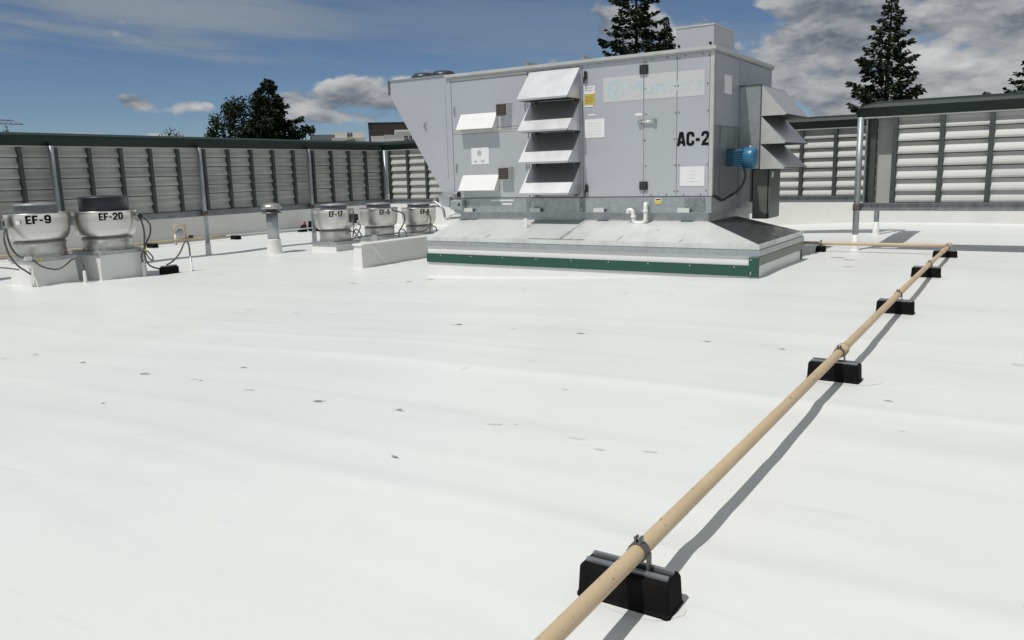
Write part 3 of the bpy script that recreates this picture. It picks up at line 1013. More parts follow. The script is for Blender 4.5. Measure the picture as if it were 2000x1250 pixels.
# faded maker's sign: pale strips on the three panels, ring with a tick, lettering
dec = ac('faded_sign', MB().box(-5.88, -5.194, YF - 0.004, YF - 0.002, 2.575, 2.955).box(-5.178, -4.65, YF - 0.004, YF - 0.002, 2.575, 2.952).box(-4.634, -4.21, YF - 0.004, YF - 0.002, 2.572, 2.945), M['decal'])
rg_ = MB()
n = 28
for i in range(n):
    a0, a1 = 2 * math.pi * i / n, 2 * math.pi * (i + 1) / n
    cx, cz = -5.675, 2.755
    rg_.quad([(cx + 0.145 * math.cos(a0), YF - 0.0055, cz + 0.145 * math.sin(a0)), (cx + 0.145 * math.cos(a1), YF - 0.0055, cz + 0.145 * math.sin(a1)),
              (cx + 0.105 * math.cos(a1), YF - 0.0055, cz + 0.105 * math.sin(a1)), (cx + 0.105 * math.cos(a0), YF - 0.0055, cz + 0.105 * math.sin(a0))])
rg_.quad([(-5.755, YF - 0.0055, 2.81), (-5.715, YF - 0.0055, 2.81), (-5.675, YF - 0.0055, 2.72), (-5.675, YF - 0.0055, 2.665)])
rg_.quad([(-5.595, YF - 0.0055, 2.81), (-5.635, YF - 0.0055, 2.81), (-5.675, YF - 0.0055, 2.72), (-5.675, YF - 0.0055, 2.665)])
obj('emblem', rg_, M['decal_ink'], dec, fix=False)
lettering('Mun', lambda a, b: (-5.46 + a * 0.62, YF - 0.0055, 2.655 + b * 0.205), M['decal_ink'], dec, 0.0)
lettering('ters', lambda a, b: (-4.82 + a * 0.58, YF - 0.0055, 2.655 + b * 0.19), M['decal_faint'], dec, 0.0)
stencil('AC-2', lambda a, b, l: (-4.632 + a * 0.505, YF - 0.005 - l, 1.842 + b * 0.205), M['ink'], AC)

# base rail
br = ac('base_rail', MB().box(-8.93, XR + 0.004, YF - 0.03, YF + 0.02, 0.825, 1.070).box(XR - 0.05, XR + 0.0045, YF + 0.021, YB, 0.825, 1.070).box(-8.93, XR - 0.06, YB - 0.05, YB - 0.002, 0.825, 1.070).box(-8.98, -8.935, YF + 0.03, YB, 0.825, 1.07), M['galv'])
sm = MB()
for x in (-8.45, -7.95, -7.32, -6.85, -6.28, -5.75, -5.22, -4.60):
    for z in (0.88, 1.02):
        sm.lathe(x, z, [(0.011, YF - 0.036), (0.009, YF - 0.0305)], 6, axis='y')
for x in (-4.45, -4.20):
    for z in (0.87, 0.95, 1.03):
        sm.lathe(x, z, [(0.011, YF - 0.040), (0.009, YF - 0.0345)], 6, axis='y')
ss = obj('rail_bolts', sm, M['hood'], br)
ss['kind'] = 'stuff'
obj('joint_plate', MB().box(-4.49, -4.16, YF - 0.034, YF - 0.0305, 0.84, 1.055), M['galv_rail'], br)
for x in (-7.315, -6.27):
    obj('joint_plate', MB().box(x - 0.05, x + 0.05, YF - 0.034, YF - 0.0305, 0.835, 1.06), M['galv_rail'], br)
for x in (-8.66, -7.24, -6.03, -4.58):
    lg = obj('lifting_lug', MB().box(x, x + 0.19, YF - 0.10, YF - 0.031, 0.835, 0.90), M['galv_bright'], br)
    obj('lug_pin', MB().lathe(YF - 0.065, 0.860, [(0.02, x + 0.191), (0.02, x + 0.208)], 10, axis='x'), M['black_plastic'], lg)
dl = obj('drain_label', MB().box(-4.98, -4.865, YF - 0.036, YF - 0.031, 0.965, 1.055), M['yellow'], br)
obj('label_top', MB().box(-4.98, -4.865, YF - 0.0385, YF - 0.0365, 1.015, 1.055), M['paper'], dl)
obj('print', MB().box(-4.965, -4.88, YF - 0.0405, YF - 0.039, 1.027, 1.043), M['ink'], dl)
obj('sticker', MB().box(-8.10, -7.62, YF - 0.034, YF - 0.0305, 1.02, 1.045), M['paper'], br)
obj('sticker', MB().box(-7.86, -7.66, YF - 0.034, YF - 0.0305, 0.955, 0.985), M['paper'], br)

# skirt and flared sheet-metal transition
CX0, CX1, CY0, CY1 = -8.80, -3.06, 10.95, 13.40
ac('skirt', MB().box(-8.83, -4.13, YF + 0.025, 15.0, 0.69, 0.824), M['galv'])
tr = MB()
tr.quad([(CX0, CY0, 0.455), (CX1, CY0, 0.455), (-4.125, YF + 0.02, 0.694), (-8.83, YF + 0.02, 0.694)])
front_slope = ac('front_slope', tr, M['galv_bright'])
sl = MB()
for x in (-6.22,):
    sl.hexa([(x + 0.03 - 0.012, CY0 + 0.02, 0.462), (x + 0.03 + 0.012, CY0 + 0.02, 0.462), (x + 0.012, YF, 0.692), (x - 0.012, YF, 0.692),
             (x + 0.03 - 0.012, CY0 + 0.02, 0.476), (x + 0.03 + 0.012, CY0 + 0.02, 0.476), (x + 0.012, YF, 0.706), (x - 0.012, YF, 0.706)])
obj('standing_seam', sl, M['galv_bright'], front_slope)
rs = random.Random(77)
for x, u0, u1, w_ in ((-6.17, 0.05, 0.42, 0.035), (-6.0, 0.02, 0.2, 0.03), (-5.2, 0.02, 0.30, 0.02), (-7.6, 0.02, 0.22, 0.03), (-7.1, 0.55, 0.9, 0.05), (-4.2, 0.03, 0.18, 0.03), (-4.75, 0.5, 0.62, 0.02)):
    q = MB()
    L_, R_ = [], []
    for k in range(7):
        u = u0 + (u1 - u0) * k / 6
        yy, zz = CY0 + (YF + 0.02 - CY0) * u, 0.455 + 0.239 * u + 0.004
        ww = w_ * (1 - k / 6.5) * rs.uniform(0.6, 1.2)
        L_.append((x - ww, yy, zz))
        R_.append((x + ww * rs.uniform(0.6, 1.2), yy, zz))
    q.quad(L_ + R_[::-1])
    obj('run_stain', q, M['run_stain'], front_slope, fix=False)
obj('run_stain', MB().hexa([(-6.75, CY0 + 0.004, 0.4605), (-5.75, CY0 + 0.004, 0.4605), (-5.72, CY0 + 0.03, 0.4665), (-6.7, CY0 + 0.03, 0.4665),
                            (-6.75, CY0 + 0.004, 0.4625), (-5.75, CY0 + 0.004, 0.4625), (-5.72, CY0 + 0.03, 0.4685), (-6.7, CY0 + 0.03, 0.4685)]), M['stain'], front_slope)
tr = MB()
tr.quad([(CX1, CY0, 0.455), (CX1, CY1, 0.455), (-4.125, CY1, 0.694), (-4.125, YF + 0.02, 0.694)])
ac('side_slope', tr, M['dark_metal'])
ac('transition_back', MB().quad([(CX0, CY1, 0.455), (CX1, CY1, 0.455), (-4.125, CY1, 0.694), (-8.83, CY1, 0.694)]).quad([(CX0, CY0, 0.455), (CX0, CY1, 0.455), (-8.83, CY1, 0.694), (-8.83, YF + 0.02, 0.694)]), M['galv'])
ac('support_pedestal', MB().box(-8.6, -4.35, 13.45, 14.9, -0.3, 0.688), M['galv'])
fl = ac('flange', MB().box(CX0 - 0.01, CX1 + 0.012, CY0 - 0.012, CY0 + 0.01, 0.385, 0.456).box(CX1 - 0.01, CX1 + 0.013, CY0 + 0.011, CY1 + 0.012, 0.385, 0.456), M['galv_bright'])
ac('flange', MB().box(CX0 - 0.02, CX1 + 0.03, CY0 - 0.03, CY0 + 0.01, 0.298, 0.378).box(CX1 - 0.01, CX1 + 0.031, CY0 + 0.0105, CY1 + 0.03, 0.298, 0.378), M['galv'])
ac('flange_gap', MB().box(CX0, CX1 - 0.002, CY0 - 0.004, CY1, 0.376, 0.388), M['dark_metal'])
ac('curb', MB().hexa([(CX0, CY0 - 0.02, -0.35), (CX1, CY0 - 0.02, -0.35), (CX1, CY1, -0.35), (CX0, CY1, -0.35), (CX0, CY0, 0.30), (CX1, CY0, 0.30), (CX1, CY1, 0.30), (CX0, CY1, 0.30)]), M['flashing'])
gs = ac('green_band', MB().box(CX0 - 0.012, CX1 - 0.12, CY0 - 0.034, CY0 - 0.022, 0.015, 0.168), M['green'])
obj('corner_band', MB().box(CX1 - 0.119, CX1 + 0.022, CY0 - 0.040, CY0 - 0.022, 0.012, 0.272), M['green'], gs)
obj('side_band', MB().box(CX1 + 0.004, CX1 + 0.020, CY0 - 0.021, CY1 + 0.01, 0.165, 0.285), M['box_green'], gs)
obj('side_band', MB().box(CX1 + 0.004, CX1 + 0.020, CY1 - 0.05, CY1 + 0.0095, 0.012, 0.1645), M['green'], gs)
sm = MB()
for k in range(9):
    sm.lathe(-8.5 + k * 0.64, 0.14, [(0.010, CY0 - 0.040), (0.008, CY0 - 0.0345)], 6, axis='y')
for z in (0.05, 0.075, 0.25):
    sm.lathe(CX1 - 0.09, z, [(0.010, CY0 - 0.046), (0.008, CY0 - 0.0405)], 6, axis='y')
s2 = obj('band_screws', sm, M['hood'], gs)
s2['kind'] = 'stuff'

# right side: panels, duct with hoods, motor, enclosure
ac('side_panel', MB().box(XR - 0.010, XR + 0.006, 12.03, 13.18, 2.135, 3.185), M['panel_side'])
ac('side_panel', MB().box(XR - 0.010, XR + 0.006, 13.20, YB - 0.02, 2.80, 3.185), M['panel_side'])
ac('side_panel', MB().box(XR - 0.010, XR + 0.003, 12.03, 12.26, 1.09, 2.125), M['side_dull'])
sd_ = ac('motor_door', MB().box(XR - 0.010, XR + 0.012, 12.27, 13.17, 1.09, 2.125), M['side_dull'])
obj('sheet', MB().box(XR + 0.0065, XR + 0.009, 12.43, 12.78, 2.62, 2.90), M['paper'], sd_)
du = ac('side_duct', MB().box(XR - 0.008, -3.715, 13.20, 14.72, 1.468, 2.775), M['galv'])
obj('duct_lower', MB().box(XR - 0.008, -3.875, 13.21, 14.6, 0.93, 1.466), M['galv'], du)
obj('duct_edge', MB().box(-3.724, -3.708, 13.190, 13.1995, 1.46, 2.785).box(XR, -3.725, 13.190, 13.1995, 2.765, 2.785), M['mullion'], du)
for zt, zl in ((2.765, 2.305), (2.292, 1.866), (1.853, 1.472)):
    x0, x1 = -3.712, -3.325
    h = MB().hexa([(x0, 13.205, zt - 0.01), (x1, 13.205, zl), (x1, 14.72, zl), (x0, 14.72, zt - 0.01),
                   (x0, 13.205, zt), (x1, 13.205, zl + 0.01), (x1, 14.72, zl + 0.01), (x0, 14.72, zt)])
    hood = ac('side_rain_hood', h, M['hood'])
    for y in (13.2, 14.7255):
        obj('hood_cheek', MB().prism([(x0, zt - 0.001), (x1, zl + 0.009), (x1, zl - 0.012), (x0, zl - 0.012)], 'y', y, y + 0.0045), M['trim'], hood)
    obj('shade_sheet', MB().box(x0 + 0.01, x1 - 0.012, 13.212, 14.715, zl - 0.010, zl - 0.004), M['black_plastic'], hood)  # black sheet added here too, to darken the shaded side hoods
    obj('intake_screen', MB().box(x0 + 0.003, x0 + 0.009, 13.26, 14.68, zl + 0.02, zt - 0.05), M['dark_metal'], hood)
my, mz = 12.70, 1.64
mo = ac('fan_motor', MB().prism([(my - 0.145, mz - 0.13), (my + 0.145, mz - 0.13), (my + 0.145, mz + 0.11), (my + 0.09, mz + 0.145), (my - 0.09, mz + 0.145), (my - 0.145, mz + 0.11)], 'x', XR + 0.013, -3.80), M['blue_dark'])
for k in range(7):
    z = mz - 0.115 + k * 0.036
    obj('cooling_fin', MB().box(-3.97, -3.802, my - 0.160, my - 0.146, z, z + 0.010), M['blue'], mo)
obj('end_bell', MB().lathe(my, mz, [(0.158, -3.80), (0.165, -3.79), (0.165, -3.675), (0.158, -3.65), (0.135, -3.628), (0.06, -3.622)], 28, axis='x'), M['blue'], mo)
obj('lifting_eye', MB().lathe(my, mz + 0.168, [(0.02, -3.73), (0.02, -3.71)], 10, axis='x'), M['paper'], mo)
obj('motor_cable', MB().tube([(-3.80, 12.62, 1.52), (-3.76, 12.60, 1.38), (-3.80, 12.58, 1.22), (-3.92, 12.56, 1.10), (-4.02, 12.50, 1.03), (-4.04, 12.35, 1.00), (-4.04, 12.15, 1.055), (-4.055, 12.0, 1.08)], 0.020, 8), M['black_plastic'], mo)
en = ac('electrical_enclosure', MB().bevbox(-3.855, -3.60, 13.34, 13.96, 0.655, 1.455, 0.006), M['box_green'])
obj('enclosure_door', MB().box(-3.598, -3.575, 13.345, 13.955, 0.668, 1.442), M['box_green'], en)
obj('door_seam', MB().box(-3.614, -3.6, 13.334, 13.3395, 0.66, 1.45), M['ink'], en)
obj('door_plate', MB().box(-3.5745, -3.570, 13.42, 13.52, 1.32, 1.41), M['paper'], en)
ac('enclosure_strut', MB().box(-3.873, -3.857, 13.5, 13.55, 0.70, 1.46), M['strut'])

# condensate trap
ac('condensate_trap', MB().tube([(-5.11, YF - 0.02, 0.955), (-5.11, YF - 0.09, 0.965), (-5.10, YF - 0.12, 0.92), (-5.10, YF - 0.12, 0.74), (-5.12, YF - 0.12, 0.69), (-5.17, YF - 0.12, 0.665), (-5.26, YF - 0.12, 0.665), (-5.30, YF - 0.12, 0.70), (-5.315, YF - 0.12, 0.82), (-5.335, YF - 0.12, 0.865), (-5.39, YF - 0.12, 0.87), (-5.40, YF - 0.12, 0.82)], 0.033, 12), M['pvc'])
ac('trap_coupling', MB().lathe(-5.10, YF - 0.12, [(0.041, 0.835), (0.041, 0.875)], 14).lathe(-5.308, YF - 0.12, [(0.041, 0.745), (0.041, 0.785)], 14), M['pvc'])
# junction boxes and pipes at the lower left corner
jb = ac('junction_box', MB().bevbox(-8.93, -8.66, YF - 0.16, YF - 0.031, 0.875, 1.045, 0.02), M['galv'])
obj('knockout', MB().lathe(-8.72, 0.965, [(0.022, YF - 0.166), (0.022, YF - 0.161)], 12, axis='y'), M['ink'], jb)
ac('junction_box', MB().prism([(-9.42, 0.95), (-9.20, 0.90), (-9.17, 0.98), (-9.17, 1.12), (-9.42, 1.12)], 'y', 12.12, 12.28), M['hood'])
ac('conduit', MB().tube([(-9.52, 12.1, 1.02), (-9.38, 12.1, 0.93), (-9.31, 12.1, 0.85), (-9.29, 12.1, 0.74), (-9.24, 12.1, 0.69), (-9.12, 12.1, 0.70), (-8.84, 12.1, 0.715)], 0.024, 8), M['alu_dull'])
ac('conduit', MB().tube([(-9.14, 12.05, 0.75), (-9.05, 12.05, 0.79), (-8.85, 12.05, 0.80)], 0.03, 8), M['pvc'])
ac('conduit', MB().tube([(-9.60, 12.15, 1.00), (-9.50, 12.15, 1.09), (-9.40, 12.15, 1.12), (-9.2, YF - 0.02, 1.15), (-8.82, YF - 0.03, 1.165)], 0.022, 8), M['alu_dull'])
ac('valve_handle', MB().box(-8.835, -8.795, YF - 0.06, YF - 0.003, 1.10, 1.19), M['black_plastic'])
ac('conduit', MB().tube([(-9.62, 12.1, 0.925), (-9.5, 12.1, 0.93), (-9.40, 12.1, 0.915)], 0.014, 6), M['conduit'])
ac('hanging_tag', MB().box(-7.235, -7.165, 11.62, 11.626, 0.60, 0.74), M['paper'])


# ------------------------------------------------------------------ low white kerb wall beside the unit
lw = thing('low_curb_wall', 'low white membrane-clad curb wall left of the green band', 'curb', (-10.8, 13.5, -0.23))
obj('wall', MB().hexa([(-11.02, 11.36, -0.3), (-10.76, 11.36, -0.3), (-10.76, 17.5, -0.3), (-11.02, 17.5, -0.3),
                       (-11.0, 11.40, 0.20), (-10.80, 11.40, 0.20), (-10.80, 17.5, 0.20), (-11.0, 17.5, 0.20)]), M['flashing'], lw)
obj('coping', MB().bevbox(-11.03, -10.765, 11.37, 17.52, 0.203, 0.235, 0.012), M['flashing'], lw)
obj('flashing_fold', MB().hexa([(-10.775, 12.02, -0.26), (-10.745, 12.10, -0.26), (-10.745, 12.16, -0.26), (-10.775, 12.2, -0.26),
                                (-10.80, 11.70, 0.18), (-10.785, 11.72, 0.18), (-10.785, 11.76, 0.18), (-10.80, 11.78, 0.18)]), M['flashing'], lw)


# ------------------------------------------------------------------ exhaust fans
def fan(text, label, c, r, curb_half, z_curb, z_hub, z_rim, cap_r, cap_h, text_ang, text_w, text_h, cover, strip=True):
    cx, cy = c
    g0 = gz(cx, cy)
    t = thing('exhaust_fan', label, 'exhaust fan', (cx, cy, g0), 'upblast exhaust fans on the roof')
    h = curb_half
    cb = obj('curb', MB().hexa([(cx - h - .03, cy - h - .03, g0 - .06), (cx + h + .03, cy - h - .03, g0 - .06), (cx + h + .03, cy + h + .03, g0 - .06), (cx - h - .03, cy + h + .03, g0 - .06),
                               (cx - h, cy - h, z_curb - .06), (cx + h, cy - h, z_curb - .06), (cx + h, cy + h, z_curb - .06), (cx - h, cy + h, z_curb - .06)]), M['flashing'], t)
    k = h + 0.03
    obj('curb_cap', MB().bevbox(cx - k, cx + k, cy - k, cy + k, z_curb - 0.058, z_curb + 0.012, 0.008), M['galv'], t)
    rh = r * 0.77
    hub_prof = [(rh * 1.02, z_curb + 0.013), (rh, z_curb + 0.03), (rh, z_hub - 0.06), (rh * 1.03, z_hub - 0.055), (rh * 1.03, z_hub - 0.035), (rh, z_hub - 0.03), (rh * 0.98, z_hub + 0.01)]
    obj('fan_base', MB().lathe(cx, cy, hub_prof, 44), M['alu_dull'], t)
    H = z_rim - z_hub
    bowl = [(rh * 0.9, z_hub + 0.012), (rh * 1.0, z_hub + 0.013), (r * 0.80, z_hub + H * 0.02), (r * 0.855, z_hub + H * 0.06), (r * 0.895, z_hub + H * 0.12), (r * 0.93, z_hub + H * 0.22), (r * 0.952, z_hub + H * 0.34),
            (r * 0.972, z_hub + H * 0.55), (r * 0.988, z_hub + H * 0.80), (r * 0.996, z_hub + H * 0.97), (r * 1.012, z_hub + H * 0.98), (r * 1.012, z_rim),
            (r * 0.985, z_rim), (r * 0.975, z_rim - 0.03), (r * 0.93, z_hub + H * 0.35), (r * 0.86, z_hub + H * 0.15), (rh * 0.9, z_hub + H * 0.10)]
    bo = obj('wind_band', MB().lathe(cx, cy, bowl, 64), M['alu'], t)
    rv = MB()
    for i in range(22):
        a_ = 2 * math.pi * i / 22
        for rr_, zz_ in ((rh * 1.03, z_hub - 0.045), (rh + 0.002, z_curb + 0.055)):
            rv.lathe(cx + rr_ * math.cos(a_), cy + rr_ * math.sin(a_), [(0.009, zz_ - 0.006), (0.009, zz_ + 0.006)], 5)
    for i in range(6):
        u = -h + 0.1 + i * (2 * h - 0.2) / 5
        rv.lathe(cy + u, z_curb - 0.025, [(0.008, cx + k + 0.0005), (0.006, cx + k + 0.006)], 6, axis='x')
        rv.lathe(cx + u, z_curb - 0.025, [(0.006, cy - k - 0.006), (0.008, cy - k - 0.0005)], 6, axis='y')
    rv_o = obj('rivets', rv, M['dark_metal'], t)
    rv_o['kind'] = 'stuff'
    mc = obj('motor_cover', MB().lathe(cx, cy, [(cap_r * 0.98, z_hub + 0.08), (cap_r, z_rim), (cap_r, z_rim + cap_h - 0.02), (cap_r * 1.02, z_rim + cap_h - 0.018), (cap_r * 1.02, z_rim + cap_h), (cap_r * 0.97, z_rim + cap_h + 0.012), (cap_r * 0.3, z_rim + cap_h + 0.03)], 40), cover, t)
    # number, wrapped round the wind band
    va = math.atan2(-cy, -cx) + text_ang
    rr = r + 0.006
    zc = z_rim - 0.035 - text_h

    def wrap(a, b, l):
        an = va + (a - 0.5) * text_w / rr
        q = r * (0.996 - 0.026 * (z_rim - zc - b * text_h) / (H * 0.45)) + 0.005 + l
        return (cx + q * math.cos(an), cy + q * math.sin(an), zc + b * text_h)
    stencil(text, wrap, M['ink'], bo)
    return t, bo


f9, b9 = fan('EF-9', 'spun aluminium exhaust fan marked EF-9 at the left edge', (-14.85, 7.48), 0.525, 0.37, 0.26, 0.555, 1.035, 0.345, 0.15, 0.03, 0.40, 0.14, M['cover_lt'])
f20, b20 = fan('EF-20', 'exhaust fan marked EF-20 with the tallest dark motor cover', (-14.55, 8.55), 0.55, 0.43, 0.29, 0.545, 1.02, 0.415, 0.255, 0.20, 0.42, 0.125, M['cover'])
f17, b17 = fan('EF-17', 'exhaust fan marked EF-17 beside the capped vent pipe', (-14.17, 14.08), 0.485, 0.39, -0.01, 0.28, 0.76, 0.31, 0.11, 0.09, 0.33, 0.125, M['cover_lt'])
f5, b5 = fan('EF-5', 'exhaust fan marked EF-5, middle of the far row of three', (-14.12, 15.62), 0.49, 0.38, -0.02, 0.25, 0.715, 0.31, 0.11, 0.32, 0.28, 0.12, M['cover_lt'])
f6, b6 = fan('EF-6', 'exhaust fan marked EF-6, farthest from the camera next to the air handler', (-13.88, 16.95), 0.47, 0.38, -0.04, 0.20, 0.66, 0.30, 0.10, 0.36, 0.26, 0.115, M['cover_lt'])


def cond(pts, parent, r=0.014, m='conduit', name='conduit'):
    return obj(name, MB().tube(pts, r, 7), M[m], parent)


# EF-9 wiring
jb = obj('junction_box', MB().bevbox(-14.86, -14.72, 6.88, 6.93, 0.80, 0.97, 0.01), M['alu_dull'], f9)
obj('switch', MB().box(-14.80, -14.77, 6.872, 6.879, 0.85, 0.92), M['ink'], jb)
cond([(-14.80, 6.90, 0.80), (-14.62, 6.78, 0.66), (-14.60, 6.78, 0.50), (-14.58, 6.82, 0.32), (-14.52, 6.90, 0.16), (-14.46, 6.98, 0.07), (-14.42, 7.04, 0.0)], f9, 0.016)
cond([(-14.42, 7.04, 0.0), (-14.38, 7.08, -0.08), (-14.35, 7.1, -0.24)], f9, 0.018, 'pvc', 'white_sleeve')
cond([(-14.76, 6.90, 0.80), (-14.66, 6.86, 0.62), (-14.62, 6.88, 0.46), (-14.58, 6.95, 0.33), (-14.5, 7.05, 0.29)], f9, 0.015)
cond([(-14.5, 7.05, 0.28), (-14.44, 7.12, 0.24), (-14.40, 7.20, 0.14), (-14.38, 7.32, 0.08), (-14.36, 7.46, 0.05), (-14.33, 7.58, 0.10), (-14.28, 7.68, 0.19), (-14.2, 7.74, 0.22), (-14.12, 7.77, 0.16), (-14.08, 7.78, 0.06), (-14.08, 7.78, -0.03)], f9, 0.014)
obj('white_sleeve', MB().lathe(-14.08, 7.78, [(0.045, -0.25), (0.03, -0.22), (0.028, -0.02), (0.020, 0.0)], 12), M['pvc'], f9)
obj('yellow_tag', MB().box(-14.448, -14.444, 7.17, 7.27, 0.215, 0.262), M['yellow'], f9)
obj('wire_box', MB().box(-14.46, -14.40, 6.98, 7.08, 0.25, 0.31), M['galv_bright'], f9)
wv, wf = None, None
obj('rating_sticker', MB().quad([(-14.62, 6.995, 0.86), (-14.55, 7.03, 0.86), (-14.55, 7.03, 0.93), (-14.62, 6.995, 0.93)]), M['paper'], f9)
cond([(-16.2, 6.2, 0.22), (-15.4, 6.3, 0.20), (-14.8, 6.75, 0.14), (-14.52, 6.9, 0.1)], f9, 0.012)

# EF-20 wiring with black service box on the roof
dk = obj('disconnect', MB().lathe(8.93, 0.90, [(0.07, -14.20), (0.07, -14.14), (0.045, -14.12), (0.045, -14.05)], 16, axis='x'), M['alu_dull'], f20)
obj('knob', MB().lathe(8.93, 0.90, [(0.05, -14.05), (0.05, -14.02)], 12, axis='x'), M['black_plastic'], dk)
cond([(-14.06, 8.95, 0.86), (-14.03, 8.97, 0.70), (-14.0, 8.96, 0.55), (-14.0, 8.94, 0.40), (-14.0, 8.92, 0.27), (-14.0, 8.85, 0.16), (-14.0, 8.86, 0.04)], f20, 0.016)
cond([(-14.05, 9.0, 0.88), (-14.0, 9.09, 0.74), (-14.0, 9.08, 0.56), (-14.0, 8.99, 0.41), (-14.0, 8.93, 0.26), (-14.0, 8.93, 0.11), (-14.0, 8.99, -0.03), (-13.97, 9.1, -0.10), (-13.95, 9.2, -0.12)], f20, 0.016)
cond([(-14.0, 8.93, 0.26), (-14.0, 8.99, 0.12), (-14.0, 9.06, 0.05), (-14.0, 9.08, 0.11), (-14.0, 9.0, 0.22), (-14.0, 8.93, 0.26)], f20, 0.013)
obj('cable_tie', MB().lathe(-14.0, 8.93, [(0.03, 0.25), (0.03, 0.275)], 10), M['yellow'], f20)
obj('white_sleeve', MB().lathe(-14.0, 8.87, [(0.06, -0.25), (0.034, -0.21), (0.03, 0.02), (0.02, 0.04)], 12), M['pvc'], f20)
sb = thing('service_box', 'low black rubber block holding the conduit beside EF-20', 'block', (-13.93, 9.35, -0.225))
obj('block', MB().bevbox(-14.0, -13.86, 9.17, 9.53, -0.235, -0.09, 0.02), M['black'], sb)
obj('strut', MB().box(-13.955, -13.905, 9.19, 9.51, -0.089, -0.07), M['strut'], sb)
ri = thing('conduit_riser', 'thin conduit loop ending in a white roof sleeve right of EF-20', 'conduit', (-13.86, 9.82, -0.225))
cond([(-13.93, 9.31, -0.06), (-13.92, 9.46, 0.01), (-13.9, 9.6, 0.15), (-13.9, 9.71, 0.32), (-13.9, 9.77, 0.36), (-13.9, 9.81, 0.30), (-13.9, 9.82, 0.2), (-13.9, 9.82, 0.06)], ri, 0.015)
obj('white_sleeve', MB().lathe(-13.9, 9.83, [(0.09, -0.25), (0.05, -0.225), (0.022, -0.20), (0.018, 0.06)], 12), M['pvc'], ri)

# wiring of the far row
d17 = obj('disconnect', MB().bevbox(-13.70, -13.60, 14.20, 14.32, 0.42, 0.64, 0.01), M['black_plastic'], f17)
obj('cover_plate', MB().lathe(14.27, 0.46, [(0.03, -13.599), (0.03, -13.58)], 12, axis='x'), M['paper'], d17)
cond([(-13.62, 14.18, 0.72), (-13.6, 14.16, 0.47), (-13.6, 14.12, 0.25), (-13.6, 14.08, 0.10)], f17, 0.013)
cond([(-13.6, 14.26, 0.44), (-13.58, 14.34, 0.36), (-13.6, 14.34, 0.28), (-13.6, 14.26, 0.18), (-13.6, 14.14, 0.09)], f17, 0.013)
cond([(-13.68, 13.97, 0.23), (-13.6, 14.13, 0.22), (-13.6, 14.25, 0.11), (-13.6, 14.32, 0.06), (-13.6, 14.37, 0.14), (-13.6, 14.22, 0.28), (-13.6, 14.12, 0.19), (-13.6, 14.09, 0.10)], f17, 0.014)
cond([(-13.76, 13.6, 0.02), (-13.66, 13.85, 0.04), (-13.55, 14.10, 0.08), (-13.5, 14.35, 0.10), (-13.5, 14.59, 0.09), (-13.5, 15.07, 0.08), (-13.5, 15.55, 0.08), (-13.5, 15.66, 0.11)], f5, 0.016)
obj('wire_box', MB().box(-13.55, -13.47, 14.62, 14.78, -0.05, 0.10), M['galv_bright'], f5)
cond([(-13.62, 15.60, 0.66), (-13.5, 15.85, 0.56), (-13.5, 15.9, 0.41), (-13.5, 15.8, 0.25), (-13.5, 15.66, 0.12), (-13.5, 15.64, -0.02)], f5, 0.018)
cond([(-13.4, 15.51, 0.0), (-13.4, 15.56, 0.15), (-13.4, 15.65, 0.18), (-13.4, 15.77, 0.12), (-13.4, 15.84, -0.04)], f5, 0.015)
cond([(-13.44, 16.72, 0.56), (-13.38, 16.80, 0.43), (-13.38, 16.80, 0.27), (-13.4, 16.66, 0.11), (-13.4, 16.39, 0.06), (-13.42, 15.98, 0.07)], f6, 0.018)
cond([(-13.2, 16.53, 0.0), (-13.2, 16.56, 0.17), (-13.2, 16.68, 0.19), (-13.2, 16.81, 0.11), (-13.2, 16.87, -0.2)], f6, 0.016)
cond([(-13.2, 16.53, 0.0), (-13.22, 16.5, -0.22)], f6, 0.016)

# ------------------------------------------------------------------ capped vent pipe
vx, vy = -15.13, 13.0
vt = thing('vent_pipe', 'round grey flue pipe with a domed rain cap in a white boot', 'vent pipe', (vx, vy, -0.225))
obj('pipe_boot', MB().lathe(vx, vy, [(0.215, -0.25), (0.19, -0.21), (0.175, -0.17), (0.16, 0.07), (0.165, 0.10), (0.145, 0.115)], 28), M['flashing'], vt)
obj('pipe', MB().lathe(vx, vy, [(0.137, 0.05), (0.135, 0.74)], 28), M['galv'], vt)
obj('storm_collar', MB().lathe(vx, vy, [(0.235, 0.725), (0.238, 0.735), (0.14, 0.775)], 28), M['clamp'], vt)
obj('neck', MB().lathe(vx, vy, [(0.12, 0.76), (0.12, 0.84)], 20), M['clamp'], vt)
obj('rain_cap', MB().lathe(vx, vy, [(0.10, 0.815), (0.225, 0.825), (0.242, 0.85), (0.242, 0.872), (0.215, 0.915), (0.15, 0.95), (0.06, 0.968)], 32), M['alu_dull'], vt)

# ------------------------------------------------------------------ tan gas pipe and its supports
px_, pr_ = -1.05, 0.0295
gp = thing('gas_pipe', 'long tan gas pipe running from the foreground to the air handler', 'pipe', (px_, 7, 0))
obj('pipe_run', MB().tube([(px_, -1.0, 0.2), (px_, 2.39, 0.2), (px_, 5.84, 0.196), (px_, 8.8, 0.192), (px_, 11.72, 0.18), (px_, 14.43, 0.153), (px_, 14.73, 0.15)], pr_, 20), M['tan_pipe'], gp)
obj('pipe_run', MB().tube([(px_, 14.76, 0.15), (-1.9, 14.765, 0.148), (-3.04, 14.77, 0.145), (-5.6, 14.775, 0.14)], 0.030, 14), M['tan_pipe'], gp)
obj('elbow', MB().lathe(px_, 14.76, [(0.03, 0.102), (0.044, 0.112), (0.044, 0.188), (0.03, 0.198)], 18), M['tan_pipe'], gp)
obj('coupling', MB().lathe(px_, 0.196, [(0.031, 5.91), (0.045, 5.915), (0.045, 5.985), (0.031, 5.99)], 20, axis='y'), M['tan_pipe'], gp)
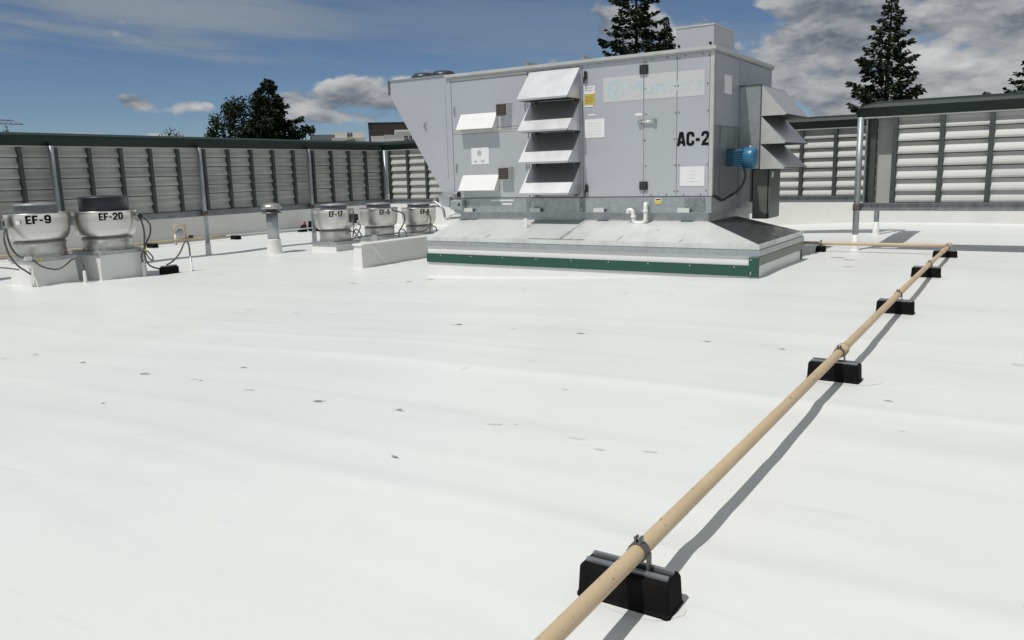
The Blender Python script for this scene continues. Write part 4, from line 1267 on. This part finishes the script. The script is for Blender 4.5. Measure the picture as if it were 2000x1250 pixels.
obj('coupling', MB().lathe(px_, 0.168, [(0.031, 13.66), (0.039, 13.665), (0.039, 13.74), (0.031, 13.745)], 18, axis='y'), M['tan_pipe'], gp)


def support(label, x, y, zp, along='y', L=0.345, W=0.135, H=0.125, clampmat='clamp', pr=pr_, detail=1):
    """rubber block with a strut channel; the pipe runs along 'along' at height zp above its foot"""
    g0 = roof_h(x, y)
    t = thing('pipe_support', label, 'pipe support', (x, y, g0), 'black rubber pipe supports')

    def mk(pts):       # pts: (u across pipe, v along pipe, z)
        return [(x + u, y + v, g0 + z) if along == 'y' else (x + v, y + u, g0 + z) for u, v, z in pts]
    h, w = L / 2, W / 2
    m = MB()
    rings = [(h + .004, w + .006, -0.004), (h + .003, w + .005, 0.008), (h, w, 0.015), (h - .004, w * .93, H - .014), (h - .008, w * .90, H - .004), (h - .016, w * .82, H)]
    c = 0.010
    b = 0
    for a, bb, z in rings:
        m.v += mk([(-a + c, -bb, z), (a - c, -bb, z), (a, -bb + c, z), (a, bb - c, z), (a - c, bb, z), (-a + c, bb, z), (-a, bb - c, z), (-a, -bb + c, z)])
    for k in range(len(rings) - 1):
        for i in range(8):
            j = (i + 1) % 8
            m.f.append((k * 8 + i, k * 8 + j, k * 8 + 8 + j, k * 8 + 8 + i))
            m.sm.append(False)
    m.f.append(tuple(range(8)))
    m.f.append(tuple((len(rings) - 1) * 8 + i for i in range(8)))
    m.sm += [False, False]
    obj('block', m, M['black'], t)
    for v0 in (-0.034, 0.018):
        q = MB()
        q.hexa(mk([(-h + .02, v0, H + .0005), (h - .02, v0, H + .0005), (h - .02, v0 + .016, H + .0005), (-h + .02, v0 + .016, H + .0005),
                   (-h + .02, v0, H + .014), (h - .02, v0, H + .014), (h - .02, v0 + .016, H + .014), (-h + .02, v0 + .016, H + .014)]))
        obj('strut_rail', q, M['strut'], t)
    q = MB()
    q.hexa(mk([(-h + .021, -0.0175, H + .0006), (h - .021, -0.0175, H + .0006), (h - .021, 0.0175, H + .0006), (-h + .021, 0.0175, H + .0006),
               (-h + .021, -0.0175, H + .003), (h - .021, -0.0175, H + .003), (h - .021, 0.0175, H + .003), (-h + .021, 0.0175, H + .003)]))
    obj('strut_channel', q, M['black_plastic'], t)
    # clamp ring with bolt ears
    cx = px_ - x if along == 'y' else 0.0
    zz = zp
    ring = MB()
    n = 20
    ro, ri_ = pr + 0.0065, pr + 0.001
    for i in range(n):
        a0, a1 = 2 * math.pi * i / n, 2 * math.pi * (i + 1) / n
        for v0, v1, ra, rb in ((-0.017, 0.017, ro, ro),):
            ring.quad(mk([(cx + ro * math.cos(a0), v0, zz + ro * math.sin(a0)), (cx + ro * math.cos(a1), v0, zz + ro * math.sin(a1)), (cx + ro * math.cos(a1), v1, zz + ro * math.sin(a1)), (cx + ro * math.cos(a0), v1, zz + ro * math.sin(a0))]), True)
        for v in (-0.017, 0.017):
            ring.quad(mk([(cx + ro * math.cos(a0), v, zz + ro * math.sin(a0)), (cx + ro * math.cos(a1), v, zz + ro * math.sin(a1)), (cx + ri_ * math.cos(a1), v, zz + ri_ * math.sin(a1)), (cx + ri_ * math.cos(a0), v, zz + ri_ * math.sin(a0))]))
    cl = obj('pipe_clamp', ring, M[clampmat], t)
    if detail:
        e = MB()
        for u in (-0.012, 0.005):
            e.hexa(mk([(cx + u, -0.015, zz + ro - .004), (cx + u + .007, -0.015, zz + ro - .004), (cx + u + .007, 0.015, zz + ro - .004), (cx + u, 0.015, zz + ro - .004),
                       (cx + u, -0.012, zz + ro + .019), (cx + u + .007, -0.012, zz + ro + .019), (cx + u + .007, 0.012, zz + ro + .019), (cx + u, 0.012, zz + ro + .019)]))
        obj('clamp_ear', e, M[clampmat], cl)
        if along == 'y':
            obj('clamp_bolt', MB().lathe(y, g0 + zz + ro + .010, [(0.005, x + cx - .018), (0.005, x + cx + .018)], 8, axis='x'), M['strut'], cl)
    for u in (-pr - 0.012, pr + 0.004):
        q = MB()
        q.hexa(mk([(cx + u, -0.014, H + .004), (cx + u + .008, -0.014, H + .004), (cx + u + .008, 0.014, H + .004), (cx + u, 0.014, H + .004),
                   (cx + u, -0.014, zz), (cx + u + .008, -0.014, zz), (cx + u + .008, 0.014, zz), (cx + u, 0.014, zz)]))
        obj('clamp_leg', q, M[clampmat], cl)
    return t


support('nearest black pipe support in the foreground, bright strut channel on top', -1.085, 2.39, 0.2 - roof_h(-1.085, 2.39), L=0.345, W=0.135, H=0.118)
support('second black pipe support from the camera, below the pipe coupling', -1.075, 5.84, 0.196 - roof_h(-1.075, 5.84), clampmat='rust')
support('third black pipe support along the tan pipe', -1.068, 8.80, 0.192 - roof_h(-1.068, 8.8), clampmat='rust')
support('fourth black pipe support along the tan pipe', -1.08, 11.72, 0.18 - roof_h(-1.08, 11.72), clampmat='rust')
support('black pipe support nearest the elbow of the tan pipe', -1.078, 14.43, 0.153 - roof_h(-1.078, 14.43), H=0.10)
support('small black pipe support beside the right corner of the green curb', -3.04, 14.77, 0.145 - roof_h(-3.04, 14.77), along='x', L=0.16, W=0.15, H=0.10, pr=0.030)

# second pipe along the left parapet
gp2 = thing('gas_pipe', 'distant tan gas pipe along the foot of the left parapet wall', 'pipe', (-20.2, 12, -0.2))
obj('pipe_run', MB().tube([(-20.25, 2.0, -0.10), (-20.2, 9, -0.10), (-20.15, 15.5, -0.11)], 0.034, 10), M['tan_pipe'], gp2)
obj('pipe_run', MB().tube([(-20.15, 15.52, -0.11), (-20.15, 19.5, -0.12), (-20.15, 22.0, -0.12)], 0.02, 8), M['galv_bright'], gp2)
for lb, yy in (('black pipe support behind EF-20 under the distant tan pipe', 13.0), ('black pipe support between the post and the vent pipe, by the left parapet', 15.75), ('black pipe support far back behind EF-17', 20.1)):
    support(lb, -20.0, yy, 0.10, along='y', L=0.32, W=0.16, H=0.11, detail=0)
rgt = thing('gas_regulator', 'small tan gas regulator loop with a round dial before the left parapet', 'gas regulator', (-20.3, 14.0, -0.225))
obj('frame_pipe', MB().tube([(-20.2, 14.2, -0.10), (-20.2, 14.2, 0.30), (-20.2, 13.86, 0.30), (-20.2, 13.86, 0.05)], 0.025, 8, False), M['tan_pipe'], rgt)
obj('white_leg', MB().lathe(-20.2, 13.86, [(0.035, -0.23), (0.03, 0.06)], 10), M['pvc'], rgt)
obj('dial', MB().lathe(14.02, 0.11, [(0.09, -20.25), (0.10, -20.22), (0.10, -20.18), (0.05, -20.15)], 18, axis='x'), M['galv'], rgt)
obj('valve', MB().box(-20.23, -20.17, 14.30, 14.42, -0.07, 0.0), M['black_plastic'], rgt)
# red and black stand by the parapet
stn = thing('marker_stand', 'small red and black stand by the parapet behind the third post', 'stand', (-20.3, 18.9, -0.225))
obj('red_flap', MB().hexa([(-20.36, 18.72, -0.2), (-20.32, 18.72, -0.2), (-20.32, 18.92, -0.2), (-20.36, 18.92, -0.2), (-20.35, 18.80, 0.10), (-20.33, 18.80, 0.10), (-20.33, 18.86, 0.10), (-20.35, 18.86, 0.10)]), M['red'], stn)
obj('black_wedge', MB().prism([(19.02, -0.22), (19.36, -0.22), (19.14, 0.10), (19.06, 0.10)], 'x', -20.4, -20.2), M['black'], stn)
obj('black_wedge', MB().prism([(18.52, -0.22), (18.80, -0.22), (18.76, 0.0)], 'x', -20.4, -20.2), M['black'], stn)
obj('foot', MB().bevbox(-20.2, -19.95, 18.9, 19.2, -0.24, -0.12, 0.02), M['black'], stn)


# ------------------------------------------------------------------ trees beyond the roof
GZ = -6.5


def conifer(label, x, y, top, rad, seed, n_br=150, low=0.12, dens=1.0, apex2=None, lean=0.0):
    rg = random.Random(seed)
    t = thing('conifer_tree', label, 'tree', (x, y, GZ), 'trees beyond the roof')
    H = top - GZ
    segs = 9
    pts = [(x + lean * math.sin(i / segs * 2.2), y, GZ + H * i / segs) for i in range(segs + 1)]
    tm = MB().tube(pts, 0.3, 8, False, radii=[max(0.02, 0.34 * (1 - i / segs) ** 0.9 + 0.02) for i in range(segs + 1)])
    leaf = MB()
    for i in range(n_br):
        f = low + (1 - low) * (i + rg.random()) / n_br
        f = min(f, 0.995)
        # cone with uneven tiers
        L = rad * ((1 - f) / (1 - low)) ** 0.82 * rg.uniform(0.55, 1.15) + 0.26 * (1 - f) + 0.07
        if rg.random() < 0.10:
            L *= 1.3
        a = i * 2.39996 + rg.uniform(-0.5, 0.5)
        z0 = GZ + H * f
        droop = rg.uniform(-0.05, 0.45) * (1 - 0.6 * f) - (0.35 if f > 0.93 else 0)
        ca, sa = math.cos(a), math.sin(a)
        cx = x + lean * math.sin(f * 2.2)
        bp = []
        for k in range(6):
            u = k / 5
            zz = z0 - droop * L * (u - 0.65 * u * u * u) * 1.6 + 0.10 * L * u ** 4
            bp.append(Vector((cx + ca * L * u, y + sa * L * u, zz)))
        tm.tube(bp, 0.03, 4, False, radii=[0.045 * (1 - k / 5.5) * (0.5 + 0.4 * L / rad) + 0.008 for k in range(6)])
        ns = int((16 + 34 * L) * dens)
        for s_ in range(ns):
            u = 0.18 + 0.84 * (rg.random() ** 0.75)
            k = min(int(u * 5), 4)
            p = bp[k].lerp(bp[k + 1], min(1.05, u * 5 - k))
            side = rg.choice((-1, 1))
            spread = (1.08 - u) * 0.34 * L + 0.08
            d = Vector((ca, sa, 0)) * rg.uniform(0.25, 0.9) + Vector((-sa, ca, 0)) * side * rg.uniform(0.1, 1.0) + Vector((0, 0, rg.uniform(-0.55, 0.12)))
            d.normalize()
            ln = rg.uniform(0.16, 0.38) * (0.55 + 0.30 * min(L, 2.0))
            w_ = ln * rg.uniform(0.22, 0.40)
            p = p + Vector((-sa, ca, 0)) * side * spread * rg.random() * 0.8 + Vector((0, 0, rg.uniform(-0.16 - 0.10 * L * (1 - u), 0.06)))
            n_ = d.cross(Vector((rg.uniform(-1, 1), rg.uniform(-1, 1), rg.uniform(-1, 1))))
            if n_.length < 1e-3:
                continue
            n_.normalize()
            q = p + d * ln * 0.45
            leaf.quad([p, q + n_ * w_, p + d * ln, q - n_ * w_ * 0.8])
    obj('trunk', tm, M['bark'], t)
    obj('crown', leaf, M['needle'], t, fix=False)
    return t


def broadleaf(label, x, y, lobes, seed, n=260, leafsize=0.24):
    rg = random.Random(seed)
    t = thing('broadleaf_tree', label, 'tree', (x, y, GZ), 'trees beyond the roof')
    tm = MB()
    leaf = MB()
    tm.tube([(x, y, GZ), (x, y, GZ + 4), (x + 0.1, y, GZ + 7)], 0.2, 8, False, radii=[0.32, 0.25, 0.14])
    for (lx, ly, lz, rx, rz, k) in lobes:
        tm.tube([(x, y, GZ + 4.0), (x + (lx - x) * 0.6, y + (ly - y) * 0.6, (GZ + 4 + lz) / 2), (lx, ly, lz + rz * 0.5)], 0.08, 5, True,
                radii=[0.11 - 0.09 * i / 10 for i in range(11)])
        for i in range(int(n * k)):
            th, ph = rg.uniform(0, 6.283), math.acos(rg.uniform(-1, 1))
            rr = rg.random() ** 0.4
            p = Vector((lx + rx * rr * math.sin(ph) * math.cos(th), ly + rx * rr * math.sin(ph) * math.sin(th), lz + rz * rr * math.cos(ph)))
            for _ in range(2):
                d = Vector((rg.uniform(-1, 1), rg.uniform(-1, 1), rg.uniform(-0.6, 1))).normalized()
                n_ = d.cross(Vector((rg.uniform(-1, 1), rg.uniform(-1, 1), rg.uniform(-1, 1)))).normalized()
                ln = leafsize * rg.uniform(0.7, 1.5)
                pp = p + Vector((rg.uniform(-.15, .15), rg.uniform(-.15, .15), rg.uniform(-.15, .15)))
                leaf.quad([pp, pp + d * ln * .5 + n_ * ln * .3, pp + d * ln, pp + d * ln * .5 - n_ * ln * .3])
    obj('trunk', tm, M['bark'], t)
    obj('crown', leaf, M['leaf'], t, fix=False)
    return t


conifer('dark pointed conifer above the left screen, between the bushy tree and the far buildings', -45.2, 39.4, 8.4, 4.9, 11, 260, 0.20, 1.6)
# bushy tree left of it: spread sideways as seen from the roof
rgx = random.Random(4)
ux, uy = 0.63, 0.777            # sideways direction there
lob = []
for s_, zb, rr, hh in ((-2.6, 4.4, .55, .8), (-2.1, 5.2, .6, .9), (-1.5, 5.9, .6, 1.0), (-0.9, 6.3, .55, 1.0), (-0.2, 6.5, .6, .9), (0.5, 6.6, .6, 1.0), (1.2, 6.4, .7, .9),
                       (-2.0, 4.2, .8, .8), (-1.0, 4.8, 1.0, 1.0), (0.2, 5.2, 1.0, 1.1), (1.2, 5.0, 1.0, 1.1), (0.0, 3.6, 1.3, 1.0), (-1.6, 3.4, 1.0, .9), (1.5, 3.5, 1.2, 1.0), (-2.75, 3.4, .5, .6)):
    lob.append((-47.25 + ux * s_ * 0.92, 39.3 + uy * s_ * 0.92 + rgx.uniform(-.6, .6), zb, rr * .82, hh, 0.40 + rr * 0.65))
broadleaf('bushy dark broadleaf tree just left of the pointed conifer', -47.6, 38.9, lob, 21, 300, 0.17)
broadleaf('drooping leafy branch tip right of the pointed conifer, over the screen', -43.2, 41.3,
          [(-44.15, 40.5, 4.25, .35, .45, .35), (-43.9, 40.7, 4.7, .35, .3, .3), (-43.6, 41.0, 4.95, .4, .22, .3), (-43.35, 41.3, 4.85, .3, .28, .25), (-44.3, 40.3, 3.6, .5, .5, .4)], 31, 200, 0.22)
conifer('tall open conifer rising behind the air handler roof', -24.5, 54.8, 16.6, 5.7, 41, 210, 0.16, 1.2, lean=0.15)
conifer('shorter conifer behind the small box on the air handler roof', -22.55, 55.9, 11.8, 3.4, 43, 190, 0.2, 1.1)
conifer('tall ragged conifer standing behind the near right screen', -7.7, 54.4, 11.3, 4.3, 47, 200, 0.14, 1.2, lean=-0.1)
conifer('conifer cut off by the right edge of the picture', -0.2, 60.0, 9.0, 4.0, 53, 160, 0.15, 1.3)
conifer('conifer tip just showing over the right screen cap', -2.79, 60.0, 5.75, 2.2, 59, 120, 0.3, 1.0)


def bare_top(label, x, y, z, w, seed):
    rg = random.Random(seed)
    t = thing('young_tree', label, 'tree', (x, y, GZ), 'trees beyond the roof')
    tm = MB()
    lf = MB()
    tm.tube([(x, y, GZ), (x, y, z - 1.2)], 0.07, 6, False, radii=[0.12, 0.05])
    for i in range(9):
        a = (i / 8 - 0.5) * 2
        p0 = Vector((x, y, z - 1.3))
        p1 = p0 + Vector((0.57 * a * w * 0.5, 0.82 * a * w * 0.5, 0.6))
        p2 = p0 + Vector((0.57 * a * w, 0.82 * a * w, 1.3 - abs(a) * 0.5 + rg.uniform(-.1, .1)))
        tm.tube([p0, p1, p2], 0.02, 4, False, radii=[0.04, 0.025, 0.012])
        for k in range(14):
            u = rg.uniform(0.45, 1.05)
            p = p0.lerp(p2, u) + Vector((rg.uniform(-.06, .06), rg.uniform(-.06, .06), rg.uniform(-.06, .08)))
            d = Vector((rg.uniform(-1, 1), rg.uniform(-1, 1), rg.uniform(0, 1))).normalized()
            n_ = d.cross(Vector((rg.uniform(-1, 1), rg.uniform(-1, 1), rg.uniform(-1, 1)))).normalized()
            lf.quad([p, p + d * .06 + n_ * .035, p + d * .13, p + d * .06 - n_ * .035])
    obj('trunk', tm, M['bark'], t)
    obj('crown', lf, M['leaf'], t, fix=False)


bare_top('sparse twiggy treetop alone over the left screen cap', -41.06, 28.54, 4.55, 0.65, 61)
bare_top('thin sprig of a treetop beside the bushy tree over the screen', -39.97, 30.05, 4.1, 0.3, 63)
bare_top('tiny treetop over the screen cap at the far left', -54.03, 26.08, 5.1, 0.3, 65)


# ------------------------------------------------------------------ far buildings
def frame_at(cx, cy):
    n = Vector((cx, cy, 0)).normalized()
    return n, Vector((n.y, -n.x, 0))       # away, to the right


def far_box(c, a0, a1, d0, d1, z0, z1, rot=0.0):
    n, s = frame_at(c[0], c[1])
    if rot:
        s = Vector((s.x * math.cos(rot) - s.y * math.sin(rot), s.x * math.sin(rot) + s.y * math.cos(rot), 0))
        n = Vector((-s.y, s.x, 0))
    o = Vector((c[0], c[1], 0))

    def p(a, d, z):
        q = o + s * a + n * d
        return (q.x, q.y, z)
    return MB().hexa([p(a0, d0, z0), p(a1, d0, z0), p(a1, d1, z0), p(a0, d1, z0), p(a0, d0, z1), p(a1, d0, z1), p(a1, d1, z1), p(a0, d1, z1)]), p


# letters building
c1 = (-56.0, 63.8)
t = thing('far_building', 'far pale building with roof letters beside the air handler wedge', 'building', (c1[0], c1[1], GZ))
mb, p = far_box(c1, -0.3, 9.0, 0, 14, GZ, 5.72)
obj('wall', mb, M['wall_grey'], t)
mb, _ = far_box(c1, -1.6, -0.302, 0.0, 12, GZ, 5.62)
obj('wall', mb, M['wall_white'], t)
mb, _ = far_box(c1, -0.25, 3.4, -0.12, -0.01, 5.05, 5.2)
obj('band_course', mb, M['wall_white'], t)
mb, _ = far_box(c1, 0.85, 4.0, 1.0, 6.0, 5.725, 6.25)
up_ = obj('roof_unit', mb, M['wall_white'], t)
for k in range(2):
    mb, _ = far_box(c1, 0.85, 4.0, 0.93, 0.99, 5.86 + k * 0.17, 5.90 + k * 0.17)
    obj('unit_groove', mb, M['wall_grey'], up_)
lettering('SULB', lambda a, b: p(1.75 + a * 1.25, -0.6, 5.05 + b * 0.52), M['ink'], t, 0.05)
mb, _ = far_box(c1, 1.5, 3.4, -0.75, -0.45, 4.86, 5.02)
obj('letter_beam', mb, M['green'], t)
# dark upper block
c2 = (-60.8, 66.4)
t = thing('far_building', 'far dark brown flat-topped block behind the pale letters building', 'building', (c2[0], c2[1], GZ))
mb, _ = far_box(c2, 0.30, 5.0, 0, 12, GZ, 7.24)
obj('wall', mb, M['wall_brown'], t)
mb, _ = far_box(c2, -0.02, 0.298, 0.15, 12, GZ, 7.17)
obj('corner_wall', mb, M['slate'], t)
mb, _ = far_box(c2, -0.05, 5.03, -0.05, 12.05, 7.245, 7.31)
obj('roof', mb, M['slate'], t)
# white buildings
c3 = (-62.2, 65.0)
t = thing('far_building', 'far bright white rooftop boxes left of the dark brown block', 'building', (c3[0], c3[1], GZ))
mb, _ = far_box(c3, -2.0, 1.55, 0, 10, GZ, 5.75)
obj('wall', mb, M['wall_grey'], t)
mb, _ = far_box(c3, -1.65, -0.35, 0.5, 6, 5.752, 6.42)
obj('rooftop_box', mb, M['wall_white'], t)
mb, _ = far_box(c3, 0.25, 1.55, 0.6, 6, 5.752, 6.38)
obj('rooftop_box', mb, M['wall_white'], t)
mb, _ = far_box(c3, -0.34, 0.24, 1.0, 5, 5.752, 6.35)
ub = obj('rooftop_unit', mb, M['wall_grey'], t)
for k in range(2):
    mb, _ = far_box(c3, -0.2 + k * 0.25, -0.08 + k * 0.25, 0.9, 0.99, 5.95, 6.3)
    obj('unit_slot', mb, M['slate'], ub)
c4 = (-60.2, 62.9)
t = thing('far_building', 'far olive roofed building just over the screen cap', 'building', (c4[0], c4[1], GZ))
mb, p4 = far_box(c4, -3.4, 0.45, 0, 8, GZ, 4.9)
obj('wall', mb, M['wall_grey'], t)
obj('roof', MB().hexa([p4(-3.6, -.2, 4.905), p4(.5, -.2, 4.905), p4(.5, 8, 4.905), p4(-3.6, 8, 4.905), p4(-2.2, -.2, 5.1), p4(.5, -.2, 5.52), p4(.5, 8, 5.52), p4(-2.2, 8, 5.1)]), M['olive'], t)
c5 = (-66.6, 65.6)
t = thing('far_building', 'far low dark slate roof left of the white rooftop boxes', 'building', (c5[0], c5[1], GZ))
mb, p5 = far_box(c5, -2.2, 1.6, 0, 8, GZ, 5.7)
obj('wall', mb, M['wall_grey'], t)
obj('roof', MB().hexa([p5(-1.7, -.2, 5.705), p5(1.9, -.2, 5.705), p5(1.9, 8, 5.705), p5(-1.7, 8, 5.705), p5(-1.5, .2, 6.3), p5(1.8, .2, 6.3), p5(1.8, 7, 6.3), p5(-1.5, 7, 6.3)]), M['slate'], t)

# tower crane: jib end shows at the left edge
t = thing('tower_crane', 'thin red tower crane jib far off at the left edge', 'crane', (-152, 52, GZ))
j = MB()
A, B_ = Vector((-152.0, 52.0, 12.2)), Vector((-143.0, 71.8, 11.75))
for off, e in ((Vector((0, 0, 0)), 1.0), (Vector((0, 0, 0.62)), 0.93)):
    j.tube([A + off, A.lerp(B_, e) + off], 0.07, 5, False)
n = 26
for i in range(n):
    p0 = A.lerp(B_, i / n)
    p1 = A.lerp(B_, min(0.93, (i + 0.5) / n)) + Vector((0, 0, 0.62))
    p2 = A.lerp(B_, (i + 1) / n)
    j.tube([p0, p1], 0.03, 4, False)
    j.tube([p1, p2], 0.03, 4, False)
obj('jib', j, M['crane'], t)
mm = MB()
for dx in (-0.6, 0.6):
    for dy in (-0.6, 0.6):
        mm.tube([(-152 + dx, 52 + dy, GZ), (-152 + dx, 52 + dy, 14.5)], 0.08, 5, False)
for k in range(12):
    z = GZ + k * 1.7
    mm.tube([(-152.6, 51.4, z), (-151.4, 51.4, z + 1.7)], 0.05, 4, False)
    mm.tube([(-152.6, 52.6, z), (-151.4, 52.6, z + 1.7)], 0.05, 4, False)
    mm.tube([(-152.6, 51.4, z), (-152.6, 52.6, z + 1.7)], 0.05, 4, False)
    mm.tube([(-151.4, 51.4, z), (-151.4, 52.6, z + 1.7)], 0.05, 4, False)
obj('mast', mm, M['crane'], t)
